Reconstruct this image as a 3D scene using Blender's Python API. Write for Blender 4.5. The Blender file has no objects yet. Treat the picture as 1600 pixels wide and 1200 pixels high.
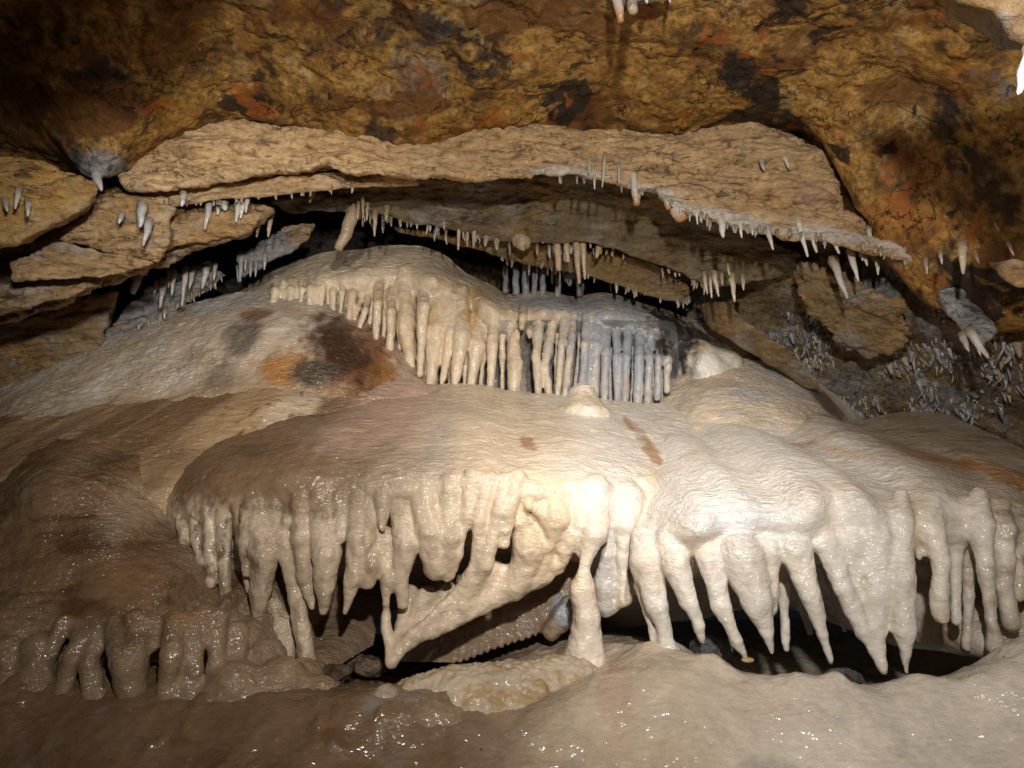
import bpy, math
import numpy as np
from mathutils import Vector

# ------------------------------------------------------------------ camera, world, lamps, exposure
scene = bpy.context.scene
CAMZ = 1.25
FPX = 1156.0                      # focal length in pixels of the 1600 px wide photograph
cam_data = bpy.data.cameras.new("camera")
cam = bpy.data.objects.new("camera", cam_data)
scene.collection.objects.link(cam)
cam_data.sensor_width = 36.0
cam_data.lens = 36.0 * FPX / 1600.0
cam_data.clip_start = 0.05
cam_data.clip_end = 200.0
cam.location = (0, 0, CAMZ)
cam.rotation_euler = (math.radians(90), 0, 0)
scene.camera = cam

world = bpy.data.worlds.new("World")
scene.world = world
world.use_nodes = True
bg = world.node_tree.nodes["Background"]
bg.inputs["Color"].default_value = (0.75, 0.8, 1.0, 1)
bg.inputs["Strength"].default_value = 0.006

def lamp(name, kind, loc, target, watts, color, size=0.05, cone=None, blend=1.0):
    ld = bpy.data.lights.new(name, kind)
    ld.energy = watts
    ld.color = color
    ld.shadow_soft_size = size
    if kind == 'SPOT':
        ld.spot_size = math.radians(cone)
        ld.spot_blend = blend
    o = bpy.data.objects.new(name, ld)
    scene.collection.objects.link(o)
    o.location = loc
    o.rotation_euler = (Vector(target) - Vector(loc)).to_track_quat('-Z', 'Y').to_euler()
    return o

# the show cave's lamps: a bright beam from above and the wide flood behind the visitor; the spot on the left dome is added to brighten it
lamp("cave_spotlight", 'SPOT', (0.45, 1.45, 2.40), (0.52, 3.5, 1.03), 245, (1.0, 0.975, 0.94), 0.05, 62, 1.0)
lamp("added_dome_spotlight", 'SPOT', (-0.45, 0.60, 2.00), (-1.40, 4.2, 1.52), 240, (1.0, 0.97, 0.92), 0.05, 48, 1.0)
lamp("cave_floodlight", 'SPOT', (0.20, 0.0, 2.20), (0.30, 3.4, 1.85), 320, (1.0, 0.965, 0.92), 0.05, 120, 0.8)

scene.view_settings.view_transform = 'Standard'
scene.view_settings.look = 'None'
scene.view_settings.gamma = 1.0
scene.view_settings.exposure = 0.0
scene.cycles.max_bounces = 3
scene.cycles.use_denoising = True

# ------------------------------------------------------------------ helpers
COL = scene.collection

def P(px, py, Y):
    return np.array([(px - 800.0) / FPX * Y, Y, CAMZ + (600.0 - py) / FPX * Y])

def PA(pts):
    a = np.asarray(pts, float)
    return np.stack([(a[:, 0] - 800) / FPX * a[:, 2], a[:, 2], CAMZ + (600 - a[:, 1]) / FPX * a[:, 2]], 1)

_rng = np.random.RandomState(11)
_perm = _rng.permutation(256).astype(np.int32)
_perm = np.concatenate([_perm, _perm, _perm])
_g = _rng.normal(size=(256, 3)).astype(np.float32)
_g /= np.linalg.norm(_g, axis=1)[:, None]

def perlin(p):
    p = np.asarray(p, np.float32)
    i = np.floor(p).astype(np.int32)
    f = p - i
    i &= 255
    u = f * f * f * (f * (f * 6 - 15) + 10)
    out = np.zeros(len(p), np.float32)
    for dx in (0, 1):
        wx = u[:, 0] if dx else 1 - u[:, 0]
        hx = _perm[i[:, 0] + dx]
        for dy in (0, 1):
            wy = u[:, 1] if dy else 1 - u[:, 1]
            hy = _perm[hx + i[:, 1] + dy]
            for dz in (0, 1):
                wz = u[:, 2] if dz else 1 - u[:, 2]
                g = _g[_perm[hy + i[:, 2] + dz]]
                d = g[:, 0] * (f[:, 0] - dx) + g[:, 1] * (f[:, 1] - dy) + g[:, 2] * (f[:, 2] - dz)
                out += wx * wy * wz * d
    return out * 1.6

def fbm(p, scale, octaves=4, gain=0.5, off=0.0):
    sc = np.asarray(scale, np.float32)
    q = np.asarray(p, np.float32) * sc + np.float32(off)
    a, s, out = 1.0, 0.0, 0
    for k in range(octaves):
        out = out + a * perlin(q)
        q = q * 2.03 + 17.3
        s += a
        a *= gain
    return out / s

def ridged(p, scale, octaves=3, off=0.0):
    q = np.asarray(p, np.float32) * np.asarray(scale, np.float32) + np.float32(off)
    a, s, out = 1.0, 0.0, 0
    for k in range(octaves):
        out = out + a * (1 - np.abs(perlin(q)) * 2)
        q = q * 2.1 + 9.7
        s += a
        a *= 0.5
    return out / s

def sstep(a, b, x):
    t = np.clip((x - a) / (b - a), 0, 1)
    return t * t * (3 - 2 * t)

class TPS:
    """smooth surface w(u, v) through scattered control points"""
    def __init__(self, uv, w, reg=1e-4):
        n = len(uv)
        self.uv = uv
        K = self.k(uv, uv) + reg * np.eye(n)
        A = np.zeros((n + 3, n + 3))
        A[:n, :n] = K
        A[:n, n] = 1
        A[:n, n + 1:] = uv
        A[n:, :n] = A[:n, n:].T
        self.c = np.linalg.solve(A, np.concatenate([w, [0, 0, 0]]))
    @staticmethod
    def k(a, b):
        d2 = ((a[:, None, :] - b[None, :, :]) ** 2).sum(2)
        return 0.5 * d2 * np.log(d2 + 1e-12)
    def __call__(self, u, v):
        sh = u.shape
        q = np.stack([u.ravel(), v.ravel()], 1)
        out = np.empty(len(q))
        n = len(self.uv)
        for s in range(0, len(q), 60000):
            e = q[s:s + 60000]
            out[s:s + 60000] = self.k(e, self.uv) @ self.c[:n] + self.c[n] + e @ self.c[n + 1:]
        return out.reshape(sh)

def smin(a, b, k):
    h = np.clip(0.5 + 0.5 * (b - a) / k, 0, 1)
    return b + (a - b) * h - k * h * (1 - h)

class Field:
    """signed distance samples in a box; pieces are blended in and remembered by id"""
    def __init__(self, lo, hi, h):
        self.h = h
        self.lo = np.asarray(lo, float)
        n = np.ceil((np.asarray(hi) - self.lo) / h).astype(int) + 1
        self.n = n
        self.ax = [(self.lo[i] + h * np.arange(n[i])).astype(np.float32) for i in range(3)]
        self.d = np.full(n, 1.0, np.float32)
        self.raw = np.full(n, 1.0, np.float32)
        self.id = np.zeros(n, np.int16)
    def sheet(self, ctrl, k=0.04, ident=0, reg=1e-4, thick=None):
        c = PA(ctrl)
        t = TPS(c[:, [0, 2]], c[:, 1], reg)
        X, Z = np.meshgrid(self.ax[0].astype(float), self.ax[2].astype(float), indexing='ij')
        # evaluate coarse, then enlarge
        F = t(X[::2, ::2], Z[::2, ::2])
        F = np.repeat(np.repeat(F, 2, 0), 2, 1)[:X.shape[0], :X.shape[1]]
        for _ in range(3):
            G = np.pad(F, 1, mode='edge')
            F = (G[1:-1, 1:-1] * 2 + G[:-2, 1:-1] + G[2:, 1:-1] + G[1:-1, :-2] + G[1:-1, 2:]) / 6
        gx, gz = np.gradient(F, self.h)
        c_ = 1 / np.sqrt(1 + np.minimum(gx * gx + gz * gz, 8))
        dd = ((F[:, None, :] - self.ax[1][None, :, None]) * c_[:, None, :]).astype(np.float32)
        if thick is not None:
            dd = np.maximum(dd, (self.ax[1][None, :, None] - F[:, None, :] - thick).astype(np.float32) * c_[:, None, :].astype(np.float32))
        self._merge(dd, (slice(None),) * 3, k, ident)
    def _merge(self, dd, sl, k, ident):
        cur = self.d[sl]
        raw = self.raw[sl]
        m = dd < raw
        self.id[sl][m] = ident
        np.minimum(raw, dd, out=raw)
        self.d[sl] = smin(cur, dd, k) if k > 0 else np.minimum(cur, dd)
    def chain(self, pts, ident, k=0.02, ident_bias=0.0, root=0.0):
        """pts: (px, py, Y, radius px); root sinks the first point into the body by that share of its radius"""
        a = np.asarray(pts, float)
        a[0, 2] += root * a[0, 3] / FPX * a[0, 2]
        c = PA(a[:, :3])
        r = a[:, 3] / FPX * a[:, 2]
        pad = r.max() + k + 2 * self.h
        lo = np.maximum(np.floor((c.min(0) - pad - self.lo) / self.h).astype(int), 0)
        hi = np.minimum(np.ceil((c.max(0) + pad - self.lo) / self.h).astype(int) + 1, self.n)
        if (hi <= lo).any():
            return
        sl = tuple(slice(l, u) for l, u in zip(lo, hi))
        x = self.ax[0][sl[0]][:, None, None]
        y = self.ax[1][sl[1]][None, :, None]
        z = self.ax[2][sl[2]][None, None, :]
        best = None
        for i in range(len(c) - 1):
            A, B = c[i], c[i + 1]
            ab = B - A
            L = float(ab @ ab) + 1e-9
            t = ((x - A[0]) * ab[0] + (y - A[1]) * ab[1] + (z - A[2]) * ab[2]) / L
            t = np.clip(t, 0, 1)
            rr = r[i] + (r[i + 1] - r[i]) * t
            d = np.sqrt((x - A[0] - t * ab[0]) ** 2 + (y - A[1] - t * ab[1]) ** 2 + (z - A[2] - t * ab[2]) ** 2) - rr
            best = d if best is None else smin(best, d, 0.012)
        self._merge(best.astype(np.float32) + np.float32(ident_bias), sl, k, ident)
    def ball(self, px, py, Y, r, ident=0, k=0.03, sq=(1, 1, 1)):
        c = P(px, py, Y)
        r = r / FPX * Y
        ext = r * np.array(sq, float) + k + 2 * self.h
        lo = np.maximum(np.floor((c - ext - self.lo) / self.h).astype(int), 0)
        hi = np.minimum(np.ceil((c + ext - self.lo) / self.h).astype(int) + 1, self.n)
        if (hi <= lo).any():
            return
        sl = tuple(slice(l, u) for l, u in zip(lo, hi))
        x = self.ax[0][sl[0]][:, None, None]
        y = self.ax[1][sl[1]][None, :, None]
        z = self.ax[2][sl[2]][None, None, :]
        d = np.sqrt(((x - c[0]) / sq[0]) ** 2 + ((y - c[1]) / sq[1]) ** 2 + ((z - c[2]) / sq[2]) ** 2) - r
        self._merge((d * min(sq)).astype(np.float32), sl, k, ident)
    def mesh(self, smooth=1):
        d = self.d
        s = d < 0
        c = np.zeros(np.array(d.shape) - 1, np.uint8)
        for i in (0, 1):
            for j in (0, 1):
                for k in (0, 1):
                    c += s[i:d.shape[0] - 1 + i, j:d.shape[1] - 1 + j, k:d.shape[2] - 1 + k]
        act = (c > 0) & (c < 8)
        idx = np.full(act.shape, -1, np.int32)
        ijk = np.argwhere(act)
        n = len(ijk)
        idx[act] = np.arange(n)
        I, J, K = ijk.T
        corner = {}
        for i in (0, 1):
            for j in (0, 1):
                for k in (0, 1):
                    corner[i, j, k] = d[I + i, J + j, K + k]
        pos = np.zeros((n, 3), np.float32)
        cnt = np.zeros(n, np.float32)
        for a in corner:
            for axn in range(3):
                if a[axn]:
                    continue
                b = list(a)
                b[axn] = 1
                da, db = corner[a], corner[tuple(b)]
                m = (da < 0) != (db < 0)
                t = np.where(m, da / np.where(m, da - db, 1), 0)
                p = np.tile(np.array(a, np.float32), (n, 1))
                p[:, axn] += t
                pos += p * m[:, None]
                cnt += m
        v = self.lo + self.h * (ijk + pos / cnt[:, None])
        ids = self.id[I, J, K]
        quads = []
        for axn in range(3):
            o1, o2 = [(1, 2), (2, 0), (0, 1)][axn]
            A = [slice(None)] * 3
            B = [slice(None)] * 3
            A[axn] = slice(0, -1)
            B[axn] = slice(1, None)
            sa, sb = s[tuple(A)], s[tuple(B)]
            e = np.argwhere(sa != sb)
            ok = (e[:, o1] > 0) & (e[:, o2] > 0) & (e[:, o1] < d.shape[o1] - 1) & (e[:, o2] < d.shape[o2] - 1)
            e = e[ok]
            inside_first = sa[tuple(e.T)]
            def cell(d1, d2):
                q = e.copy()
                q[:, o1] += d1
                q[:, o2] += d2
                return idx[tuple(q.T)]
            q = np.stack([cell(-1, -1), cell(0, -1), cell(0, 0), cell(-1, 0)], 1)
            q[~inside_first] = q[~inside_first][:, ::-1]
            quads.append(q)
        q = np.concatenate(quads)
        q = q[(q >= 0).all(1)]
        for _ in range(smooth):
            acc = np.zeros_like(v)
            num = np.zeros(n)
            for a in range(4):
                for b in ((a + 1) % 4,):
                    for col in range(3):
                        acc[:, col] += np.bincount(q[:, a], v[q[:, b], col], n) + np.bincount(q[:, b], v[q[:, a], col], n)
                    num += np.bincount(q[:, a], minlength=n) + np.bincount(q[:, b], minlength=n)
            m = num > 0
            v[m] = 0.5 * v[m] + 0.5 * acc[m] / num[m, None]
        return v, q, ids

def vnormals(v, q):
    a = v[q[:, 2]] - v[q[:, 0]]
    b = v[q[:, 3]] - v[q[:, 1]]
    fn = np.cross(a, b)
    n = np.zeros_like(v)
    for c in range(4):
        for k in range(3):
            n[:, k] += np.bincount(q[:, c], fn[:, k], len(v))
    return n / (np.linalg.norm(n, axis=1)[:, None] + 1e-12)

def ripple_weight(v, n, q):
    """how much of the fine terracing the surface carries: strong on slopes that face up, little on hanging stone"""
    w = sstep(0.05, 0.55, n[:, 2])
    for _ in range(6):
        acc = np.zeros(len(v))
        num = np.zeros(len(v))
        m = w[q].mean(1)
        for c in range(4):
            acc += np.bincount(q[:, c], m, len(v))
            num += np.bincount(q[:, c], minlength=len(v))
        w = acc / np.maximum(num, 1)
    return 0.06 + 0.94 * w

def make_mesh(name, v, q, col=None, normals=None, smooth=True):
    me = bpy.data.meshes.new(name)
    nv, nq = len(v), len(q)
    k = q.shape[1]
    me.vertices.add(nv)
    me.vertices.foreach_set("co", np.ascontiguousarray(v, np.float32).ravel())
    me.loops.add(nq * k)
    me.loops.foreach_set("vertex_index", np.ascontiguousarray(q, np.int32).ravel())
    me.polygons.add(nq)
    me.polygons.foreach_set("loop_start", np.arange(0, nq * k, k, dtype=np.int32))
    me.update(calc_edges=True)
    if smooth:
        me.polygons.foreach_set("use_smooth", np.ones(nq, bool))
    if col is not None:
        at = me.color_attributes.new("mineral", 'FLOAT_COLOR', 'POINT')
        rgba = np.ones((nv, 4), np.float32)
        rgba[:, :col.shape[1]] = col
        at.data.foreach_set("color", rgba.ravel())
    if normals is not None:
        me.normals_split_custom_set_from_vertices(normals.astype(np.float32))
    return me

def link(name, me, mat, parent=None, loc=None):
    o = bpy.data.objects.new(name, me)
    COL.objects.link(o)
    if mat is not None:
        me.materials.append(mat)
    if parent is not None:
        o.parent = parent
    if loc is not None:
        o.location = loc
    return o

def tag(o, label=None, cat=None, group=None, kind=None):
    if label: o["label"] = label
    if cat: o["category"] = cat
    if group: o["group"] = group
    if kind: o["kind"] = kind
    return o

def empty(name, loc):
    o = bpy.data.objects.new(name, None)
    COL.objects.link(o)
    o.location = loc
    o.empty_display_size = 0.1
    return o

def build_split(root_name, fld, parts, mat, label, cat, group=None, disp=None, paint=None, smooth=1, body_name="body", kind=None):
    """mesh the field, displace it, colour it and split it into the body and its named pieces"""
    v, q, ids = fld.mesh(smooth)
    n = vnormals(v, q)
    if disp is not None:
        v = v + n * disp(v, n, ids)[:, None]
        n = vnormals(v, q)
    col = paint(v, n, ids) if paint is not None else np.full((len(v), 3), 0.5)
    col = np.concatenate([col, ripple_weight(v, n, q)[:, None]], 1)
    base = np.array([v[:, 0].mean(), v[:, 1].mean(), v[:, 2].min()])
    names = {0: body_name}
    names.update(parts)
    fid = ids[q[:, 0]].copy()
    for i in np.unique(fid):
        if i == 0:
            continue
        sel = np.nonzero(fid == i)[0]
        used, inv = np.unique(q[sel], return_inverse=True)
        inv = inv.reshape(-1, 4)
        lab = np.arange(len(used))
        for _ in range(400):
            m = lab[inv].min(1)
            new = lab.copy()
            for c in range(4):
                np.minimum.at(new, inv[:, c], m)
            new = new[new]
            if (new == lab).all():
                break
            lab = new
        fl = lab[inv[:, 0]]
        keep = np.bincount(fl).argmax()
        fid[sel[fl != keep]] = 0
    root = empty(root_name, base)
    tag(root, label, cat, group, kind)
    for i in np.unique(fid):
        qq = q[fid == i]
        if len(qq) < 6:
            continue
        used, inv = np.unique(qq, return_inverse=True)
        me = make_mesh(names[i], v[used] - base, inv.reshape(qq.shape), col[used], n[used])
        link(names[i], me, mat, root)
    return root

def build_single(name, fld, mat, label=None, cat=None, group=None, kind=None, disp=None, paint=None, smooth=1):
    v, q, ids = fld.mesh(smooth)
    n = vnormals(v, q)
    if disp is not None:
        v = v + n * disp(v, n, ids)[:, None]
        n = vnormals(v, q)
    col = paint(v, n, ids) if paint is not None else np.full((len(v), 3), 0.5)
    base = np.array([v[:, 0].mean(), v[:, 1].mean(), v[:, 2].min()])
    me = make_mesh(name, v - base, q, col)
    return tag(link(name, me, mat, None, base), label, cat, group, kind)

# ------------------------------------------------------------------ materials
def nodes_of(name):
    m = bpy.data.materials.new(name)
    m.use_nodes = True
    nt = m.node_tree
    for n in list(nt.nodes):
        nt.nodes.remove(n)
    out = nt.nodes.new("ShaderNodeOutputMaterial")
    b = nt.nodes.new("ShaderNodeBsdfPrincipled")
    nt.links.new(b.outputs[0], out.inputs[0])
    return m, nt, b

def N(nt, kind, **kw):
    n = nt.nodes.new(kind)
    for k, v in kw.items():
        if hasattr(n, k):
            setattr(n, k, v)
        else:
            n.inputs[k].default_value = v
    return n

def vec_scale(nt, src, s, off=(0, 0, 0)):
    m = nt.nodes.new("ShaderNodeMapping")
    m.inputs["Scale"].default_value = s
    m.inputs["Location"].default_value = off
    nt.links.new(src, m.inputs["Vector"])
    return m.outputs[0]

def math_n(nt, op, a, b=None, c=None):
    m = nt.nodes.new("ShaderNodeMath")
    m.operation = op
    for i, x in enumerate((a, b, c)):
        if x is None:
            continue
        if isinstance(x, (int, float)):
            m.inputs[i].default_value = x
        else:
            nt.links.new(x, m.inputs[i])
    return m.outputs[0]

def noise_n(nt, vec, scale, detail=4, rough=0.55, dist=0.0):
    n = N(nt, "ShaderNodeTexNoise")
    n.inputs["Scale"].default_value = scale
    n.inputs["Detail"].default_value = detail
    n.inputs["Roughness"].default_value = rough
    n.inputs["Distortion"].default_value = dist
    nt.links.new(vec, n.inputs["Vector"])
    return n.outputs["Fac"]

def ramp(nt, fac, a, b, lo=0.0, hi=1.0):
    n = N(nt, "ShaderNodeMapRange")
    n.inputs["From Min"].default_value = a
    n.inputs["From Max"].default_value = b
    n.inputs["To Min"].default_value = lo
    n.inputs["To Max"].default_value = hi
    nt.links.new(fac, n.inputs["Value"])
    return n.outputs[0]

def tinted(nt, fac_val):
    """the mineral colour times a scalar"""
    at = N(nt, "ShaderNodeAttribute", attribute_name="mineral")
    mx = N(nt, "ShaderNodeVectorMath", operation='SCALE')
    nt.links.new(at.outputs["Color"], mx.inputs[0])
    nt.links.new(fac_val, mx.inputs["Scale"])
    return mx.outputs[0]

def bump(nt, height, strength, dist, prev=None):
    b = N(nt, "ShaderNodeBump")
    b.inputs["Strength"].default_value = strength
    b.inputs["Distance"].default_value = dist
    nt.links.new(height, b.inputs["Height"])
    if prev is not None:
        nt.links.new(prev, b.inputs["Normal"])
    return b.outputs[0]

def flowstone_material(name, ripple=0.6, rough=(0.22, 0.5), rscale=(11, 36, 56), coat=(0.5, 1.0), wave=(38, 38, 46), wdist=0.017):
    m, nt, b = nodes_of(name)
    pos = N(nt, "ShaderNodeNewGeometry").outputs["Position"]
    # ripples lying across the slope (micro terraces), lumps and fine grain
    r1 = noise_n(nt, vec_scale(nt, pos, rscale), 1.0, 3, 0.55, 0.6)
    r1 = math_n(nt, 'ABSOLUTE', math_n(nt, 'SUBTRACT', r1, 0.5))
    at = N(nt, "ShaderNodeAttribute", attribute_name="mineral")
    patchy = ramp(nt, noise_n(nt, pos, 3.2, 3, 0.6), 0.36, 0.62, 0.05, 1.2)
    r1 = math_n(nt, 'MULTIPLY', math_n(nt, 'MULTIPLY', r1, at.outputs["Alpha"]), patchy)
    r2 = noise_n(nt, vec_scale(nt, pos, (24, 28, 28)), 1.0, 4, 0.6)
    fine = noise_n(nt, pos, 150, 3, 0.6)
    v1 = noise_n(nt, pos, 6, 5, 0.6)
    v2 = noise_n(nt, vec_scale(nt, pos, (30, 60, 90)), 1.0, 4, 0.65)
    f = math_n(nt, 'ADD', ramp(nt, v1, 0.3, 0.7, 0.38, 0.58), ramp(nt, v2, 0.3, 0.7, 0.34, 0.56))
    nt.links.new(tinted(nt, f), b.inputs["Base Color"])
    n1 = bump(nt, r1, ripple, 0.05)
    n2 = bump(nt, r2, 0.4, 0.02, n1)
    n3 = bump(nt, fine, 0.25, 0.004, n2)
    nt.links.new(n3, b.inputs["Normal"])
    wet = noise_n(nt, pos, 4.5, 4, 0.6)
    nt.links.new(ramp(nt, wet, 0.38, 0.62, rough[0] + 0.25, rough[1] + 0.2), b.inputs["Roughness"])
    b.inputs["Specular IOR Level"].default_value = 0.25
    film = noise_n(nt, vec_scale(nt, pos, (7, 7, 5), (5.5, 2.5, 1.5)), 1.0, 4, 0.6)
    nt.links.new(ramp(nt, film, 0.40, 0.58, coat[0], coat[1]), b.inputs["Coat Weight"])
    b.inputs["Coat Roughness"].default_value = 0.15
    wl = noise_n(nt, vec_scale(nt, pos, wave), 1.0, 2, 0.5)
    nt.links.new(bump(nt, wl, 1.0, wdist, n1), b.inputs["Coat Normal"])
    b.inputs["Coat IOR"].default_value = 1.6
    return m

def rock_material(name, strength=0.9, rough=0.75, bed=(8, 8, 30), speck=0.5, crack=0.35, patches=False):
    m, nt, b = nodes_of(name)
    pos = N(nt, "ShaderNodeNewGeometry").outputs["Position"]
    a = noise_n(nt, vec_scale(nt, pos, bed), 1.0, 6, 0.62, 0.4)
    c = noise_n(nt, pos, 55, 6, 0.7)
    g = noise_n(nt, pos, 240, 3, 0.6)
    sp = noise_n(nt, pos, 34, 6, 0.72, 0.3)
    f = math_n(nt, 'MULTIPLY', ramp(nt, sp, 0.36, 0.6, 1 - speck, 1.15), ramp(nt, a, 0.3, 0.62, 0.72, 1.1))
    f = math_n(nt, 'MAXIMUM', f, 0.12)
    ck = noise_n(nt, vec_scale(nt, pos, tuple(x * 0.42 for x in bed), (3.1, 1.7, 0.4)), 1.0, 5, 0.6, 0.8)
    ck = math_n(nt, 'ABSOLUTE', math_n(nt, 'SUBTRACT', ck, 0.5))
    ck = math_n(nt, 'MINIMUM', ramp(nt, ck, 0.0, 0.014, 0.0, 1.0), 1.0)
    gate = noise_n(nt, pos, 2.6, 2, 0.5)
    ck = math_n(nt, 'MINIMUM', math_n(nt, 'ADD', ck, ramp(nt, gate, 0.42, 0.56, 0.0, 1.0)), 1.0)
    ck = math_n(nt, 'MAXIMUM', ck, 0.0)
    f = math_n(nt, 'MULTIPLY', f, ramp(nt, ck, 0.0, 1.0, crack, 1.0))
    base = tinted(nt, f)
    if patches:
        for sc, off, lo, hi, colr, amt in ((2.6, (1.3, 4.1, 2.2), 0.53, 0.60, (0.13, 0.045, 0.010, 1), 0.75), (2.1, (7.7, 0.4, 5.0), 0.575, 0.592, (0.024, 0.015, 0.011, 1), 0.92), (4.5, (2.9, 9.1, 1.0), 0.60, 0.63, (0.42, 0.12, 0.015, 1), 0.6)):
            w = math_n(nt, 'MINIMUM', math_n(nt, 'MAXIMUM', ramp(nt, noise_n(nt, vec_scale(nt, pos, (1, 1, 1), off), sc, 9, 0.62, 0.5), lo, hi, 0.0, amt), 0.0), amt)
            mx = N(nt, "ShaderNodeMix", data_type='RGBA')
            nt.links.new(w, mx.inputs["Factor"])
            nt.links.new(base, mx.inputs[6])
            mx.inputs[7].default_value = colr
            base = mx.outputs[2]
        fis = noise_n(nt, vec_scale(nt, pos, (1.7, 2.2, 1.7), (0.3, 0.9, 3.3)), 1.0, 6, 0.55, 0.4)
        fis = math_n(nt, 'MINIMUM', ramp(nt, math_n(nt, 'ABSOLUTE', math_n(nt, 'SUBTRACT', fis, 0.5)), 0.0, 0.006, 0.0, 1.0), 1.0)
        ck = math_n(nt, 'MULTIPLY', ck, fis)
        dk = N(nt, "ShaderNodeVectorMath", operation='SCALE')
        nt.links.new(base, dk.inputs[0])
        nt.links.new(ramp(nt, fis, 0.0, 1.0, 0.15, 1.0), dk.inputs["Scale"])
        base = dk.outputs[0]
    nt.links.new(base, b.inputs["Base Color"])
    n0 = bump(nt, ck, 1.2 * (1 - crack), 0.012)
    n1 = bump(nt, a, strength, 0.06, n0)
    n2 = bump(nt, c, strength, 0.022, n1)
    n3 = bump(nt, g, 0.5, 0.004, n2)
    nt.links.new(n3, b.inputs["Normal"])
    b.inputs["Roughness"].default_value = rough
    b.inputs["Specular IOR Level"].default_value = 0.35
    return m

M_FLOW = flowstone_material("wet_flowstone", 0.6)
M_DRIP = flowstone_material("wet_dripstone", 0.55, (0.16, 0.42))
M_SCALY = flowstone_material("scaly_flowstone", 0.8, (0.2, 0.45), (20, 36, 50))
M_FLOOR = flowstone_material("floor_flowstone", 0.25, (0.14, 0.42), (8, 22, 30), (0.05, 0.9), (20, 26, 26), 0.016)
M_OCHRE = rock_material("ochre_ceiling_rock", 0.32, 0.6, (14, 14, 18), 0.62, 0.6, True)
M_LIME = rock_material("bedded_limestone", 0.7, 0.62, (7, 9, 26), 0.2)
M_WALL = rock_material("crusted_wall_rock", 1.0, 0.5, (12, 12, 26), 0.55)
M_STRAW = flowstone_material("stalactite_calcite", 0.15, (0.2, 0.45), (30, 30, 40))

# ------------------------------------------------------------------ colours (mineral albedo)
C_WHITE = np.array([0.84, 0.77, 0.67])
C_CREAM = np.array([0.78, 0.63, 0.455])
C_TAN = np.array([0.46, 0.34, 0.22])
C_BROWN = np.array([0.20, 0.125, 0.07])
C_DKBROWN = np.array([0.085, 0.045, 0.022])
C_RUST = np.array([0.34, 0.10, 0.018])
C_ORANGE = np.array([0.52, 0.22, 0.045])
C_PINK = np.array([0.56, 0.38, 0.28])
C_GREY = np.array([0.36, 0.345, 0.34])
C_BLUE = np.array([0.38, 0.39, 0.42])
C_BLACK = np.array([0.018, 0.014, 0.013])
C_OCHRE = np.array([0.45, 0.24, 0.055])
C_LIME = np.array([0.55, 0.355, 0.17])

def mixc(a, b, w):
    w = np.clip(w, 0, 1)[:, None]
    return a * (1 - w) + b * w

_ragged = [None, None]

def blob(v, px, py, Y, rx, ry, ang=0.0, soft=0.5, warp=0.25, off=0.0):
    """weight of a mineral stain of its own outline on the surface, around a spot of the place"""
    c = P(px, py, Y)
    dx = (v[:, 0] - c[0]) / (rx / FPX * Y)
    dz = (v[:, 2] - c[2]) / (ry / FPX * Y)
    ca, sa = math.cos(ang), math.sin(ang)
    # the axes are turned in the wall's own plane
    ax = (v[:, 0] - c[0]) * ca + (v[:, 2] - c[2]) * sa
    az = -(v[:, 0] - c[0]) * sa + (v[:, 2] - c[2]) * ca
    r = np.sqrt((ax / (rx / FPX * Y)) ** 2 + (az / (ry / FPX * Y)) ** 2)
    if _ragged[0] is not v:
        _ragged[:] = [v, fbm(v, (9, 9, 9), 4, 0.6, 3.7) + 0.9 * fbm(v, (26, 12, 5), 3, 0.55, 3)]
    r = r + warp * _ragged[1]
    return 1 - sstep(1 - soft * 0.8, 1 + soft * 0.15, r)

# ================================================================== LARGE STRUCTURE
# ---- floor: z = G(x, y)
floor_ctrl = [
    (-500, 1100, 2.4), (0, 1092, 2.45), (200, 1097, 2.47), (400, 1106, 2.47), (600, 1112, 2.45), (740, 1120, 2.5), (850, 1128, 2.5),
    (-700, 1320, 1.7), (0, 1150, 2.37), (300, 1158, 2.37), (600, 1168, 2.37), (900, 1180, 2.38), (1200, 1140, 2.45), (1500, 1150, 2.4),
    (0, 1240, 2.2), (300, 1245, 2.2), (600, 1255, 2.2), (900, 1260, 2.22), (1200, 1235, 2.25), (1500, 1245, 2.2), (1900, 1250, 1.9),
    (0, 1420, 1.7), (500, 1430, 1.7), (1000, 1430, 1.7), (1600, 1420, 1.7),
    (800, 1085, 2.7), (880, 1055, 2.85), (950, 1040, 2.9), (1000, 1010, 2.95), (1060, 1010, 2.85), (1120, 1040, 2.75),
    (1000, 1075, 2.6), (1100, 1085, 2.55),
    (1180, 1078, 2.6), (1240, 1072, 2.58), (1310, 1072, 2.58), (1380, 1085, 2.56), (1440, 1076, 2.55), (1500, 1092, 2.5),
    (1540, 1060, 2.55), (1580, 1010, 2.6), (1640, 980, 2.6), (1800, 960, 2.6),
    (1200, 1110, 2.95), (1300, 1110, 2.95), (1420, 1110, 2.95), (1300, 1080, 3.5), (1150, 1060, 3.4), (1480, 1090, 3.4),
    (560, 1080, 2.9), (500, 1070, 2.8), (560, 1062, 3.2), (700, 1055, 3.3), (800, 1020, 3.4), (950, 990, 3.4),
    (600, 1040, 3.8), (1000, 1000, 4.0), (1300, 1020, 4.2), (0, 1040, 3.4), (300, 1050, 3.2),
]
fc = PA(floor_ctrl)
floor_G = TPS(fc[:, :2], fc[:, 2], 2e-4)

def grid_surface(x0, x1, y0, y1, h):
    xs = np.arange(x0, x1, h)
    ys = np.arange(y0, y1, h)
    X, Y = np.meshgrid(xs, ys, indexing='ij')
    nx, ny = X.shape
    I = np.arange(nx * ny).reshape(nx, ny)
    q = np.stack([I[:-1, :-1].ravel(), I[1:, :-1].ravel(), I[1:, 1:].ravel(), I[:-1, 1:].ravel()], 1)
    return X, Y, q

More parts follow.
